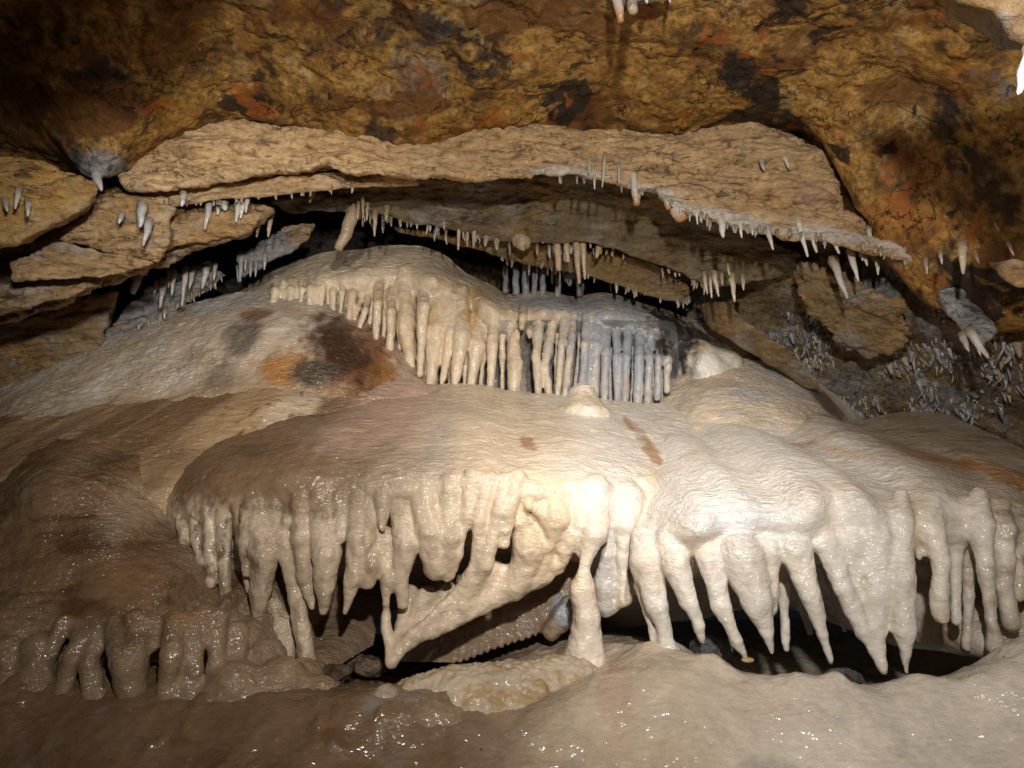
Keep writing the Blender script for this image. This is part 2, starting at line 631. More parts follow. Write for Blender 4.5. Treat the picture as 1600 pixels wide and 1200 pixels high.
def build_floor():
    X, Y, q = grid_surface(-3.4, 3.6, 1.2, 5.5, 0.0125)
    Z = floor_G(X, Y)
    v = np.stack([X.ravel(), Y.ravel(), Z.ravel()], 1)
    v[:, 2] += 0.020 * fbm(v, (4, 4, 4), 4) + 0.022 * fbm(v, (9, 8, 9), 4, 0.55, 5) + 0.02 * sstep(0.1, 0.4, fbm(v, (7, 5, 7), 4, 0.6, 15)) * sstep(0.4, -0.2, v[:, 0])
    # knobs on the pool rim to the right
    for px, py, Yk, r, hh in ((1310, 1068, 2.56, 22, 0.035), (1235, 1072, 2.58, 45, 0.03), (1425, 1075, 2.54, 50, 0.025),
                              (1110, 1030, 2.66, 30, 0.05), (1150, 1050, 2.64, 35, 0.03), (1010, 1010, 2.85, 45, 0.03), (1090, 1090, 2.5, 60, 0.045), (1210, 1120, 2.45, 70, 0.04), (1340, 1130, 2.42, 80, 0.045), (1480, 1140, 2.4, 70, 0.05),
                              (1000, 1070, 2.62, 70, 0.05), (930, 1085, 2.6, 60, 0.03), (1545, 1070, 2.5, 45, 0.06), (1130, 1165, 2.35, 80, 0.03), (880, 1140, 2.45, 70, 0.03)):
        c = P(px, py, Yk)
        rr = r / FPX * Yk
        v[:, 2] += hh * np.exp(-((v[:, 0] - c[0]) ** 2 + (v[:, 1] - c[1]) ** 2) / rr ** 2)
    # a broken notch in the ledge and its pit
    c = P(215, 1165, 2.2)
    a = np.clip(1 - np.abs(v[:, 0] - c[0] - 0.02) / 0.06, 0, 1) * (v[:, 1] < c[1] + 0.12) * (v[:, 1] > 1.2)
    v[:, 2] -= 0.16 * sstep(0.2, 0.6, a * sstep(c[1] + 0.13, c[1] - 0.05, v[:, 1]) + 0.1 * fbm(v, 12, 3))
    n = vnormals(v, q)
    w = fbm(v, (2.2, 2.2, 2.2), 4)
    col = mixc(np.tile(C_CREAM * 0.80, (len(v), 1)), C_BROWN[None] * np.array([[0.85, 0.82, 0.78]]), sstep(0.75, -0.45, v[:, 0] + 0.5 * w))
    col = mixc(col, (C_WHITE * 0.92)[None], sstep(0.3, 1.1, v[:, 0] + 0.4 * w) * 0.65)
    streak = fbm(v, (2.5, 16, 9), 5, 0.6, 3)
    col = mixc(col, (C_DKBROWN * 1.3)[None], sstep(0.12, 0.42, streak) * sstep(0.6, -0.3, v[:, 0]) * 0.75)
    col = mixc(col, (C_GREY * 0.7)[None], sstep(0.15, 0.45, fbm(v, 5, 4, 0.55, 31)) * 0.5)
    col = mixc(col, C_PINK[None], blob(v, 960, 1080, 2.55, 30, 60) * 0.6)
    me = make_mesh("cave_floor", v, q, col)
    tag(link("cave_floor", me, M_FLOOR), kind="structure")

build_floor()

# ---- ceiling: z = G(x, y), ochre rock coming down to the right
ceil_ctrl = [
    (-500, 0, 2.9), (0, -20, 2.95), (400, -20, 2.95), (800, -20, 2.9), (1200, -20, 2.8), (1600, -20, 2.5), (2000, 60, 2.3),
    (-300, -500, 1.7), (400, -600, 1.7), (1000, -600, 1.6), (1700, -450, 1.6), (-300, -1400, 0.9), (400, -1500, 0.9), (1400, -1400, 0.9),
    (0, 100, 3.3), (300, 100, 3.35), (600, 95, 3.35), (900, 90, 3.35), (1200, 95, 3.2), (1500, 110, 2.95), (1750, 130, 2.7),
    (-300, 240, 3.4), (0, 205, 3.55), (80, 235, 3.55), (150, 275, 3.5), (230, 232, 3.65), (330, 200, 3.75), (440, 205, 3.78), (570, 240, 3.82), (680, 232, 3.82), (760, 222, 3.82),
    (880, 203, 3.82), (980, 205, 3.82), (1100, 202, 3.82), (1200, 200, 3.78), (1300, 240, 3.65), (1340, 330, 3.55), (1440, 395, 3.48), (1520, 385, 3.3), (1620, 360, 3.1), (1900, 340, 2.8),
    (1400, 230, 3.4), (1500, 230, 3.2), (1600, 230, 3.0),
    (0, 200, 4.6), (400, 200, 4.6), (800, 210, 4.6), (1200, 220, 4.5), (1500, 370, 4.2), (-500, 200, 4.5), (1900, 390, 3.8),
]
cc = PA(ceil_ctrl)
ceil_G = TPS(cc[:, :2], cc[:, 2], 5e-4)

def build_ceiling():
    X, Y, q = grid_surface(-3.2, 3.4, 0.5, 4.3, 0.0115)
    q = q[:, ::-1]
    Z = ceil_G(X, Y)
    v = np.stack([X.ravel(), Y.ravel(), Z.ravel()], 1)
    big = fbm(v, (1.7, 1.7, 1.7), 4, 0.5, 2)
    v[:, 2] += 0.06 * big + 0.012 * (ridged(v, (4, 4, 4), 3) - 0.5) + 0.006 * fbm(v, (14, 14, 14), 4, 0.6, 9)
    # flakes that have come away leave shallow steps
    fl = fbm(v, (3.0, 4.0, 3.0), 4, 0.55, 40)
    v[:, 2] -= 0.014 * sstep(0.05, 0.10, fl) - 0.012 * sstep(-0.15, -0.20, fl)
    # a hanging boss between the lamp and the upper left corner, which keeps that corner dark
    bx, by = v[:, 0] + 0.55, v[:, 1] - 0.94
    u_, w_ = bx * 0.809 + by * 0.588, -bx * 0.588 + by * 0.809
    e = np.sqrt((u_ / 0.30) ** 2 + (w_ / 0.15) ** 2) + 0.2 * fbm(v, 5, 3, 0.5, 8)
    t_ = sstep(1.35, 0.75, e)
    v[:, 2] = v[:, 2] * (1 - t_) + (2.28 + 0.02 * fbm(v, 8, 3)) * t_
    base = np.tile(C_OCHRE, (len(v), 1))
    m1 = fbm(v, (4.5, 4.5, 4.5), 5, 0.6, 21)
    col = mixc(base, (C_OCHRE * [1.25, 1.3, 1.5])[None], sstep(0.0, 0.35, m1) * 0.7)
    col = mixc(col, np.array([[0.15, 0.068, 0.02]]), sstep(0.0, -0.3, m1) * 0.8)
    col = mixc(col, C_RUST[None] * 0.8, sstep(0.15, 0.4, fbm(v, (3, 3, 3), 4, 0.6, 61)) * 0.6)
    # manganese crust in patches with sharp outlines
    dark = fbm(v, (2.0, 2.3, 2.0), 6, 0.62, 77)
    col = mixc(col, (C_BLACK * 1.6)[None], sstep(0.15, 0.24, dark) * 0.85)
    vein = ridged(v, (3.5, 4.5, 3.5), 4, 15)
    col = mixc(col, (C_DKBROWN * 0.8)[None], sstep(0.76, 0.86, vein) * 0.85)
    col = mixc(col, np.array([[0.62, 0.42, 0.17]]), sstep(0.18, 0.24, fbm(v, (5, 5, 5), 5, 0.65, 131)) * 0.5)
    # grey crust at the top and in the corner
    col = mixc(col, (C_GREY * 0.62)[None], sstep(0.08, 0.30, fbm(v, (2.4, 3, 2.4), 5, 0.6, 90)) * sstep(3.15, 2.85, v[:, 1]) * 0.8)
    col = mixc(col, (C_GREY * 0.9)[None], blob(v, 140, 262, 3.45, 70, 28, 0.1, 0.7) * 0.95)
    col = mixc(col, (C_BLACK * 2.2)[None], blob(v, 90, 235, 3.45, 60, 22, -0.2, 0.5) * 0.8)
    col = mixc(col, (C_GREY * 0.55)[None], blob(v, 650, 110, 3.35, 62, 36, 0.3, 0.9, 0.9) * 0.55)
    col = mixc(col, C_ORANGE[None] * 0.9, blob(v, 1410, 345, 3.4, 80, 40, -0.3, 0.6) * 0.9)
    me = make_mesh("cave_ceiling", v, q, col)
    tag(link("cave_ceiling", me, M_OCHRE), kind="structure")

build_ceiling()

# ---- back wall and right wall: y = F(x, z)
wall_ctrl = [
    (-400, 200, 4.9), (0, 200, 5.2), (400, 250, 5.3), (800, 300, 5.3), (1080, 330, 4.9), (-400, 700, 4.8), (0, 700, 5.2), (400, 700, 5.4), (800, 700, 5.4),
    (1100, 430, 5.0), (1100, 520, 5.1), (1180, 420, 4.55), (1180, 500, 4.8), (1200, 600, 5.0), (1250, 400, 4.35), (1280, 500, 4.5), (1300, 600, 4.7), (1300, 680, 4.9),
    (1350, 420, 4.1), (1380, 500, 4.2), (1400, 580, 4.35), (1420, 660, 4.55), (1450, 420, 3.8), (1480, 500, 3.85), (1500, 580, 4.05), (1520, 660, 4.3),
    (1560, 400, 3.5), (1600, 480, 3.55), (1600, 560, 3.75), (1620, 650, 4.05), (1750, 450, 3.2), (1800, 600, 3.4), (1900, 700, 3.4), (2000, 450, 2.9),
    (400, 1000, 5.2), (800, 1050, 5.0), (1200, 1000, 5.0), (1600, 900, 4.4),
]
WLO, WHI = np.array([-3.6, 2.6, -0.3]), np.array([4.2, 5.6, 2.75])

def build_wall():
    c = PA(wall_ctrl)
    t = TPS(c[:, [0, 2]], c[:, 1], 5e-4)
    xs = np.arange(-3.4, 4.0, 0.0135)
    zs = np.arange(-0.1, 2.8, 0.0135)
    X, Z = np.meshgrid(xs, zs, indexing='ij')
    nx, nz = X.shape
    F = t(X, Z)
    v = np.stack([X.ravel(), F.ravel(), Z.ravel()], 1)
    # beds dipping down to the right
    s = v[:, 2] + 0.55 * v[:, 0]
    qv = np.stack([v[:, 0] * 0.8, v[:, 1] * 0.8, s * 3.0], 1)
    st = fbm(qv, (1.6, 1.6, 1.6), 4, 0.55, 4)
    v[:, 1] += 0.16 * st + 0.05 * np.round(6 * fbm(qv, 1.2, 3, 0.5, 11)) / 3 + 0.05 * fbm(v, 7, 4, 0.6, 3) - 0.03 * ridged(v, (9, 9, 9), 3, 7)
    crust = sstep(-0.05, 0.2, fbm(v, 3.0, 4, 0.6, 88)) * sstep(1.3, 1.9, v[:, 0])
    v[:, 1] -= crust * (0.05 * ridged(v, (14, 14, 10), 3, 17) + 0.03 * fbm(v, (26, 26, 12), 3, 0.6, 5))
    I = np.arange(nx * nz).reshape(nx, nz)
    q = np.stack([I[:-1, :-1].ravel(), I[1:, :-1].ravel(), I[1:, 1:].ravel(), I[:-1, 1:].ravel()], 1)
    m1 = fbm(v, (3, 3, 3), 5, 0.6, 25)
    col = mixc(np.tile(np.array([0.46, 0.32, 0.16]), (len(v), 1)), (C_GREY * 1.2)[None], sstep(-0.02, 0.25, m1) * 0.8)
    col = mixc(col, C_DKBROWN[None], sstep(0.12, 0.4, fbm(qv, (1.5, 1.5, 2.2), 4, 0.6, 48)) * 0.8)
    col = mixc(col, (C_GREY * 1.15)[None], crust * sstep(-0.1, 0.25, fbm(v, 12, 4, 0.6, 6)) * 0.85)
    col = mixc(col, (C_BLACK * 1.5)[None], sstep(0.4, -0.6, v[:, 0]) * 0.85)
    global WALL_V, WALL_N
    WALL_V, WALL_N = v, -vnormals(v, q)
    if WALL_N[:, 1].mean() > 0:
        WALL_N = -WALL_N
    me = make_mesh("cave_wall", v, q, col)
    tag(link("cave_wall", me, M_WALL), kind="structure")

build_wall()

# ================================================================== ROCK BLOCKS AND SLABS
def polygon_distance(X, Z, poly):
    d = np.full(X.shape, 1e9)
    inside = np.zeros(X.shape, bool)
    n = len(poly)
    for i in range(n):
        a, b = poly[i], poly[(i + 1) % n]
        e = b - a
        wx, wz = X - a[0], Z - a[1]
        t = np.clip((wx * e[0] + wz * e[1]) / (e @ e + 1e-12), 0, 1)
        d = np.minimum(d, (wx - t * e[0]) ** 2 + (wz - t * e[1]) ** 2)
        c = ((a[1] <= Z) & (b[1] > Z)) | ((b[1] <= Z) & (a[1] > Z))
        xi = a[0] + (Z - a[1]) / (e[1] if abs(e[1]) > 1e-9 else 1e-9) * e[0]
        inside ^= c & (X < xi)
    d = np.sqrt(d)
    return np.where(inside, -d, d)

def rock_slab(name, pts, thick, label, cat, paint, h=0.011, rough=1.0, dip=0.0, group=None, mat=None, rnd=0.03, warp=0.025, seed=0.0, taper=0.42):
    """a block with its own outline, a dipping front and real thickness"""
    c = PA(pts)
    A = np.stack([c[:, 0], c[:, 2], np.ones(len(c))], 1)
    pl, *_ = np.linalg.lstsq(A, c[:, 1], rcond=None)
    lo = c.min(0) - 0.09
    hi = c.max(0) + 0.09
    hi[1] += thick
    f = Field(lo, hi, h)
    X, Z = np.meshgrid(f.ax[0], f.ax[2], indexing='ij')
    pp = np.stack([X.ravel(), np.full(X.size, seed), Z.ravel()], 1)
    wx = warp * fbm(pp, 7, 4, 0.6, seed).reshape(X.shape)
    wz = warp * fbm(pp, 7, 4, 0.6, seed + 50).reshape(X.shape)
    d2 = polygon_distance(X + wx, Z + wz, c[:, [0, 2]])
    yf = pl[0] * X + pl[1] * Z + pl[2]
    # stepped bedding on the face
    s = Z - dip * X
    bp = np.stack([X.ravel() * 1.5, np.full(X.size, seed), s.ravel() * 7], 1)
    bed = fbm(bp, 1.4, 4, 0.55, seed + 7).reshape(X.shape)
    yf = yf + rough * (0.05 * bed + 0.03 * np.round(bed * 7) / 5 + 0.03 * fbm(pp, 3, 3, 0.5, seed + 3).reshape(X.shape))
    y = f.ax[1][None, :, None]
    dd = -smin(-(d2[:, None, :] + taper * np.maximum(y - yf[:, None, :], 0)), -(yf[:, None, :] - y), rnd)
    dd = np.maximum(dd, y - yf[:, None, :] - thick)
    f.d = dd.astype(np.float32)
    def disp(v, n, ids):
        vv = v.copy()
        vv[:, 2] = (v[:, 2] - dip * v[:, 0]) * 3
        return rough * (0.016 * fbm(vv, (6, 6, 6), 4, 0.6, seed) + 0.008 * ridged(vv, (9, 9, 9), 3, seed))
    return build_single(name, f, mat or M_LIME, label, cat, group, None, disp, paint, 0)

def lime_paint(base=C_LIME, grey=0.4, yellow=0.3, off=0.0):
    def fn(v, n, ids):
        m = fbm(v, (4, 4, 7), 5, 0.6, off)
        col = mixc(np.tile(base, (len(v), 1)), (C_GREY * 1.1)[None], sstep(0.0, 0.3, m) * grey)
        col = mixc(col, (C_OCHRE * 1.15)[None], sstep(0.0, 0.3, fbm(v, 3, 4, 0.6, off + 30)) * yellow)
        col = mixc(col, (C_DKBROWN * 1.3)[None], sstep(0.74, 0.9, ridged(v, (4, 4, 12), 3, off + 3)) * 0.7)
        return col
    return fn

def slab_paint(v, n, ids):
    col = lime_paint(C_LIME * [1.35, 1.38, 1.45], 0.12, 0.15, 3.0)(v, n, ids)
    # white calcite along the lip
    for px, py, rx, ry, a in ((1040, 316, 85, 17, -0.5), (1150, 348, 85, 16, -0.25), (1290, 374, 90, 15, -0.15), (1400, 400, 60, 14, -0.4), (890, 268, 90, 9, -0.05)):
        col = mixc(col, (C_WHITE * 0.85)[None], blob(v, px, py, 3.66, rx, ry, a, 0.7) * 0.85)
    col = mixc(col, (C_PINK * 0.8)[None], sstep(0.1, 0.35, fbm(v, 4, 4, 0.6, 19)) * 0.4)
    return col

# the long pale slab under the ochre ceiling
rock_slab("rock_slab", [(150, 215, 3.6), (330, 175, 3.72), (560, 200, 3.8), (760, 190, 3.8), (1000, 175, 3.8), (1210, 170, 3.75), (1310, 235, 3.66), (1335, 330, 3.6), (1450, 400, 3.5),
                        (1440, 415, 3.5), (1340, 388, 3.56), (1200, 366, 3.6), (1120, 350, 3.63), (1060, 335, 3.66), (1010, 300, 3.7), (900, 276, 3.74), (750, 287, 3.75), (600, 284, 3.75),
                        (500, 268, 3.72), (400, 276, 3.68), (300, 292, 3.62), (180, 298, 3.55)],
          0.5, "long pale tan limestone slab running beneath the ochre ceiling, fringed with white stalactites", "rock slab", slab_paint, 0.011, 1.5, -0.1, seed=1.0, warp=0.035)
rock_slab("rock_ledge", [(160, 300, 3.72), (300, 290, 3.78), (460, 270, 3.85), (640, 262, 3.9), (660, 290, 3.9), (560, 292, 3.86), (440, 306, 3.82), (330, 316, 3.78), (230, 326, 3.74), (190, 318, 3.72)],
          0.35, "thin tan rock ledge with a beaded white lip under the left end of the slab", "rock ledge", lime_paint(C_LIME * 1.15, 0.2, 0.2, 8), 0.010, 0.5, 0.08, seed=2.0, warp=0.012)
# yellow blocks at the left
rock_slab("rock_block", [(-120, 215, 3.15), (0, 238, 3.2), (70, 252, 3.25), (150, 285, 3.3), (158, 298, 3.32), (140, 318, 3.3), (88, 352, 3.28), (20, 384, 3.22), (-120, 420, 3.15)],
          0.5, "yellow limestone block at the left edge with three tiny stalactite stubs on its face", "rock block", lime_paint(C_LIME * [0.95, 0.95, 0.8], 0.35, 0.7, 12), 0.011, 0.9, 0.3, seed=3.0)
rock_slab("rock_block", [(85, 362, 3.6), (160, 308, 3.62), (215, 306, 3.62), (275, 318, 3.62), (262, 340, 3.62), (268, 378, 3.62), (240, 412, 3.6), (170, 398, 3.6), (90, 378, 3.6)],
          0.45, "fractured tan block with a pale stub at its right corner, beside the yellow block", "rock block", lime_paint(C_LIME, 0.4, 0.5, 15), 0.010, 0.9, 0.1, seed=4.0)
rock_slab("rock_block", [(10, 405, 3.5), (95, 372, 3.52), (165, 392, 3.54), (250, 410, 3.56), (175, 432, 3.54), (100, 440, 3.52), (12, 440, 3.5)],
          0.4, "low grey-tan layered block wedged under the fractured block", "rock block", lime_paint(C_LIME * 0.9, 0.6, 0.2, 19), 0.010, 0.9, 0.0, seed=5.0)
rock_slab("rock_block", [(-160, 440, 3.6), (30, 436, 3.64), (170, 432, 3.7), (130, 458, 3.7), (0, 496, 3.66), (-160, 530, 3.6)],
          0.4, "dark tan rock shelf at the left edge above the deep crevice", "rock block", lime_paint(C_LIME * 0.8, 0.5, 0.2, 23), 0.011, 0.9, 0.2, seed=6.0)
rock_slab("rock_block", [(250, 335, 3.8), (340, 325, 3.85), (420, 335, 3.9), (395, 362, 3.9), (320, 378, 3.85), (245, 392, 3.8)],
          0.4, "small tan rock tongue in the shade right of the fractured block", "rock block", lime_paint(C_LIME * 0.85, 0.4, 0.4, 27), 0.010, 0.9, 0.2, seed=7.0)
rock_slab("rock_block", [(-200, 500, 4.4), (0, 490, 4.45), (100, 462, 4.5), (185, 452, 4.5), (170, 500, 4.55), (150, 570, 4.55), (0, 640, 4.5), (-200, 680, 4.4)],
          0.5, "dim olive-brown rock face at the left edge behind the pale dome", "rock block", lime_paint(C_LIME * 0.65, 0.4, 0.3, 33), 0.012, 0.9, 0.2, seed=8.0)
rock_slab("rock_block", [(190, 478, 4.6), (260, 430, 4.65), (330, 405, 4.7), (352, 430, 4.7), (300, 470, 4.7), (230, 520, 4.7), (150, 545, 4.65)],
          0.4, "grey crusted rock hung with thin stalactites behind the crest of the pale dome", "rock block", lime_paint(C_GREY * 0.8, 0.6, 0.3, 37), 0.012, 1.2, 0.3, seed=9.0)
rock_slab("rock_block", [(370, 400, 4.5), (410, 375, 4.5), (440, 352, 4.5), (500, 345, 4.55), (480, 372, 4.55), (455, 392, 4.55), (410, 412, 4.5), (372, 440, 4.5)],
          0.35, "knobbly grey-brown rock lump above the left end of the flowstone curtain", "rock block", lime_paint(C_GREY * 0.8, 0.5, 0.5, 41), 0.012, 1.4, 0.3, seed=10.0)
rock_slab("rock_block", [(-220, 200, 3.75), (100, 250, 3.8), (170, 285, 3.85), (330, 300, 3.95), (430, 320, 4.0), (380, 372, 4.0), (270, 405, 3.95), (180, 445, 3.95), (60, 490, 3.9), (-220, 560, 3.8)],
          0.5, "shadowed tan strata filling the joints behind the left-hand blocks", "rock block", lime_paint(C_LIME * 0.75, 0.4, 0.4, 39), 0.012, 2.0, 0.2, seed=21.0, warp=0.05)
# inner slabs in the recess over the curtain
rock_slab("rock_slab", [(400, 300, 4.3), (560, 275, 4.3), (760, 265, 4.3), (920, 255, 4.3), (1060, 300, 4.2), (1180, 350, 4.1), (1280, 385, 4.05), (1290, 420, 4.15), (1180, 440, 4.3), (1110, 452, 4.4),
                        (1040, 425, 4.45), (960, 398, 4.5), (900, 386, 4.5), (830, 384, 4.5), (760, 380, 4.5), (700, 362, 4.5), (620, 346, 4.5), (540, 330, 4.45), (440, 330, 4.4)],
          0.4, "grey-brown inner slab whose ragged lower edge carries the long hanging stalactites", "rock slab", lime_paint(np.array([0.21, 0.155, 0.085]), 0.45, 0.25, 45), 0.012, 0.9, -0.12, seed=11.0)  # base colour darkened to set the slab in the recess's shade
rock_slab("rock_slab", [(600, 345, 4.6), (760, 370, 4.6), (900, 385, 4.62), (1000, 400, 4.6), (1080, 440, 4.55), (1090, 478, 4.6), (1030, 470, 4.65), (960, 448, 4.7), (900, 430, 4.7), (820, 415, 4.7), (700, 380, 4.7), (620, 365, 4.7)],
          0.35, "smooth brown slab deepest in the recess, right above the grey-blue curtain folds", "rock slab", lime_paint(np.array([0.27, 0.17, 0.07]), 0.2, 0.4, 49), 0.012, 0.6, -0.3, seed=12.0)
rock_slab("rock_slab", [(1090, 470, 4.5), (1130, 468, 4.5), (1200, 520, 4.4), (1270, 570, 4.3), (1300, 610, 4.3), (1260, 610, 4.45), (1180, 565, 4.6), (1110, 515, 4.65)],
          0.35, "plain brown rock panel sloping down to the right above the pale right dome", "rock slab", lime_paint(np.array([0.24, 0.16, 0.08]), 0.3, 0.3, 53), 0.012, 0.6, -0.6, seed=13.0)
rock_slab("rock_slab", [(1250, 400, 3.95), (1340, 420, 3.85), (1400, 470, 3.9), (1420, 540, 4.0), (1360, 560, 4.1), (1290, 520, 4.15), (1240, 450, 4.1)],
          0.35, "tan rock plate behind the two long white stalactites on the right wall", "rock slab", lime_paint(np.array([0.34, 0.23, 0.11]), 0.5, 0.3, 57), 0.012, 2.0, -0.5, seed=14.0, warp=0.06)
rock_slab("rock_block", [(1470, 455, 3.42), (1500, 440, 3.4), (1540, 480, 3.4), (1562, 515, 3.4), (1550, 545, 3.42), (1505, 520, 3.46), (1478, 490, 3.46)],
          0.22, "pale grey angular block jutting from the right wall", "rock block", lime_paint(C_GREY * 1.2, 0.5, 0.1, 61), 0.010, 0.8, -0.6, seed=15.0)
rock_slab("rock_block", [(1540, 405, 3.0), (1600, 400, 2.95), (1660, 420, 2.9), (1660, 450, 2.9), (1600, 452, 2.95), (1568, 442, 3.0)],
          0.25, "smooth orange-tan rock nose at the right edge", "rock block", lime_paint(np.array([0.5, 0.3, 0.13]), 0.2, 0.3, 65), 0.010, 0.4, -0.3, seed=16.0)
rock_slab("rock_slab", [(1400, -110, 1.75), (1470, -40, 1.72), (1500, 8, 1.72), (1560, 34, 1.7), (1620, 62, 1.65), (1750, 85, 1.6), (1750, -150, 1.6)],
          0.22, "pale tan rock plate hanging in the upper right corner of the ceiling", "rock slab", lime_paint(C_LIME * 0.6, 0.5, 0.3, 69), 0.009, 0.5, 0.2, seed=17.0)

# ================================================================== FLOWSTONE
def flow_disp(a1=0.018, a2=0.006, off=0.0):
    def fn(v, n, ids):
        body = (ids == 0)
        d = a1 * fbm(v, (4, 4, 4), 3, 0.5, off) + a2 * fbm(v, (13, 20, 26), 3, 0.5, off + 4)
        k = 0.010 * fbm(v, (13, 13, 8), 2, 0.5, off + 8) + 0.0045 * fbm(v, (30, 30, 26), 2, 0.5, off + 2)
        return np.where(body, d, k + 0.3 * d)
    return fn

def box_of(ctrl, pad=0.05, back=0.5):
    c = PA([p[:3] for p in ctrl])
    lo, hi = c.min(0) - pad, c.max(0) + pad
    return lo, hi

# ---------------- upper curtain
U_ctrl = [(300, 520, 5.0), (380, 455, 4.97), (450, 415, 4.97), (560, 393, 4.97), (690, 400, 4.97), (722, 427, 4.97), (790, 462, 4.97), (900, 466, 4.97), (1000, 474, 4.97), (1060, 495, 4.97), (1135, 522, 4.97), (1200, 580, 5.0),
          (400, 470, 4.72), (470, 432, 4.72), (560, 413, 4.72), (680, 421, 4.7), (740, 456, 4.7), (800, 480, 4.7), (900, 486, 4.7), (1000, 492, 4.7), (1060, 512, 4.7), (1120, 545, 4.72),
          (440, 455, 4.58), (500, 438, 4.57), (560, 428, 4.56), (680, 434, 4.55), (760, 474, 4.55), (850, 490, 4.55), (950, 496, 4.55), (1040, 520, 4.55), (1110, 562, 4.56),
          (440, 490, 4.62), (520, 475, 4.66), (620, 472, 4.72), (720, 490, 4.72), (850, 525, 4.72), (950, 530, 4.72), (1040, 550, 4.66), (1110, 600, 4.6),
          (440, 600, 4.62), (600, 600, 4.74), (750, 620, 4.76), (900, 640, 4.76), (1050, 640, 4.7), (1130, 650, 4.6), (440, 680, 4.62), (800, 700, 4.66), (1150, 700, 4.6), (250, 600, 5.0), (1230, 650, 5.0)]
def YF(y):
    return 4.50
folds = [
    [(432, 428, 16), (427, 466, 13)], [(456, 426, 17), (455, 466, 13)], [(485, 422, 15), (485, 470, 13)], [(507, 412, 11), (502, 478, 7)],
    [(522, 420, 16), (520, 486, 12)], [(556, 420, 20), (543, 500, 11)], [(576, 452, 10), (562, 512, 6)], [(592, 430, 15), (587, 528, 8)], [(612, 445, 14), (610, 545, 9)],
    [(632, 418, 24), (633, 505, 20), (642, 572, 8)], [(660, 440, 16), (662, 480, 12), (656, 585, 7)], [(682, 428, 26), (682, 517, 22), (672, 600, 10)],
    [(700, 440, 16), (705, 520, 13), (690, 600, 6)], [(722, 448, 22), (722, 525, 17), (710, 604, 8)], [(747, 480, 18), (745, 540, 16), (735, 608, 9)], [(770, 475, 14), (770, 540, 10), (766, 612, 8)],
    [(797, 505, 12), (805, 572, 15), (802, 614, 14)], [(818, 495, 14), (815, 512, 8)], [(842, 505, 18), (838, 560, 8), (842, 616, 9)], [(866, 510, 15), (851, 575, 9), (858, 618, 9)],
    [(882, 506, 13), (871, 620, 8)], [(897, 508, 12), (882, 622, 8)], [(916, 510, 14), (910, 610, 9)], [(932, 510, 21), (927, 618, 15)], [(948, 525, 13), (944, 624, 8)],
    [(963, 532, 13), (965, 632, 9)], [(981, 530, 13), (975, 632, 10)], [(1000, 530, 15), (997, 632, 11)], [(1016, 534, 13), (1011, 630, 9)], [(1031, 536, 12), (1027, 622, 8)], [(1044, 545, 12), (1042, 610, 8)],
]
c_ = PA(U_ctrl)
fU = Field((P(250, 500, 4.6)[0], 4.25, P(800, 720, 4.6)[2]), (P(1240, 500, 4.7)[0], 5.0, P(800, 385, 5.0)[2]), 0.0095)
fU.sheet(U_ctrl, 0.02)
partsU = {}
for i, f in enumerate(folds):
    pts = []
    for j, (x, y, r) in enumerate(f):
        rw = r / FPX * 4.5
        Y = (4.60 + rw) if j == 0 else (4.46 + rw + 0.025 * math.sin(i * 2.3) - 0.03 * (j == len(f) - 1))
        pts.append((x, y + ((8 if i < 16 else -16) if j == 0 else 0), Y, r * (0.55 if j == 0 else 0.84 if j < len(f) - 1 else 0.72)))
    if i < 6:
        pts = [(p[0], p[1] + 8 * (q_ > 0), p[2] + 0.075, p[3] * 0.72) for q_, p in enumerate(pts)]
    if len(pts) == 2:
        a_, b_ = pts
        pts.insert(1, ((a_[0] * 2 + b_[0]) / 3, (a_[1] * 2 + b_[1]) / 3 + 6, b_[2] + 0.02, (a_[3] * 2 + b_[3]) / 3))
    fU.chain(pts, i + 1, 0.013)
    partsU[i + 1] = "drapery_fold"
fine = []
for i in range(0, len(folds) - 1):
    a_, b_ = folds[i], folds[i + 1]
    x0, x1 = (a_[0][0] + b_[0][0]) / 2, (a_[-1][0] + b_[-1][0]) / 2
    y0, y1 = max(a_[0][1], b_[0][1]) + 14, min(a_[-1][1], b_[-1][1]) + 6
    n_ = len(folds) + 1 + len(fine)
    fine.append(n_)
    fU.chain([(x0, y0, 4.62, 5), (x0 * 0.6 + x1 * 0.4 + 2 * math.sin(i), y0 * 0.6 + y1 * 0.4, 4.55 + (0.06 if i % 3 == 0 else 0), 4.6), (x1 + 2 * math.cos(i * 2), y1 + 10, 4.55 + (0.06 if i % 3 == 0 else 0), 3.0)], n_, 0.008)
    partsU[n_] = "drapery_fold"
fU.ball(1085, 566, 4.66, 34, 0, 0.07)
fU.ball(1108, 590, 4.62, 30, 0, 0.07)
fU.ball(1135, 572, 4.70, 26, 0, 0.07)

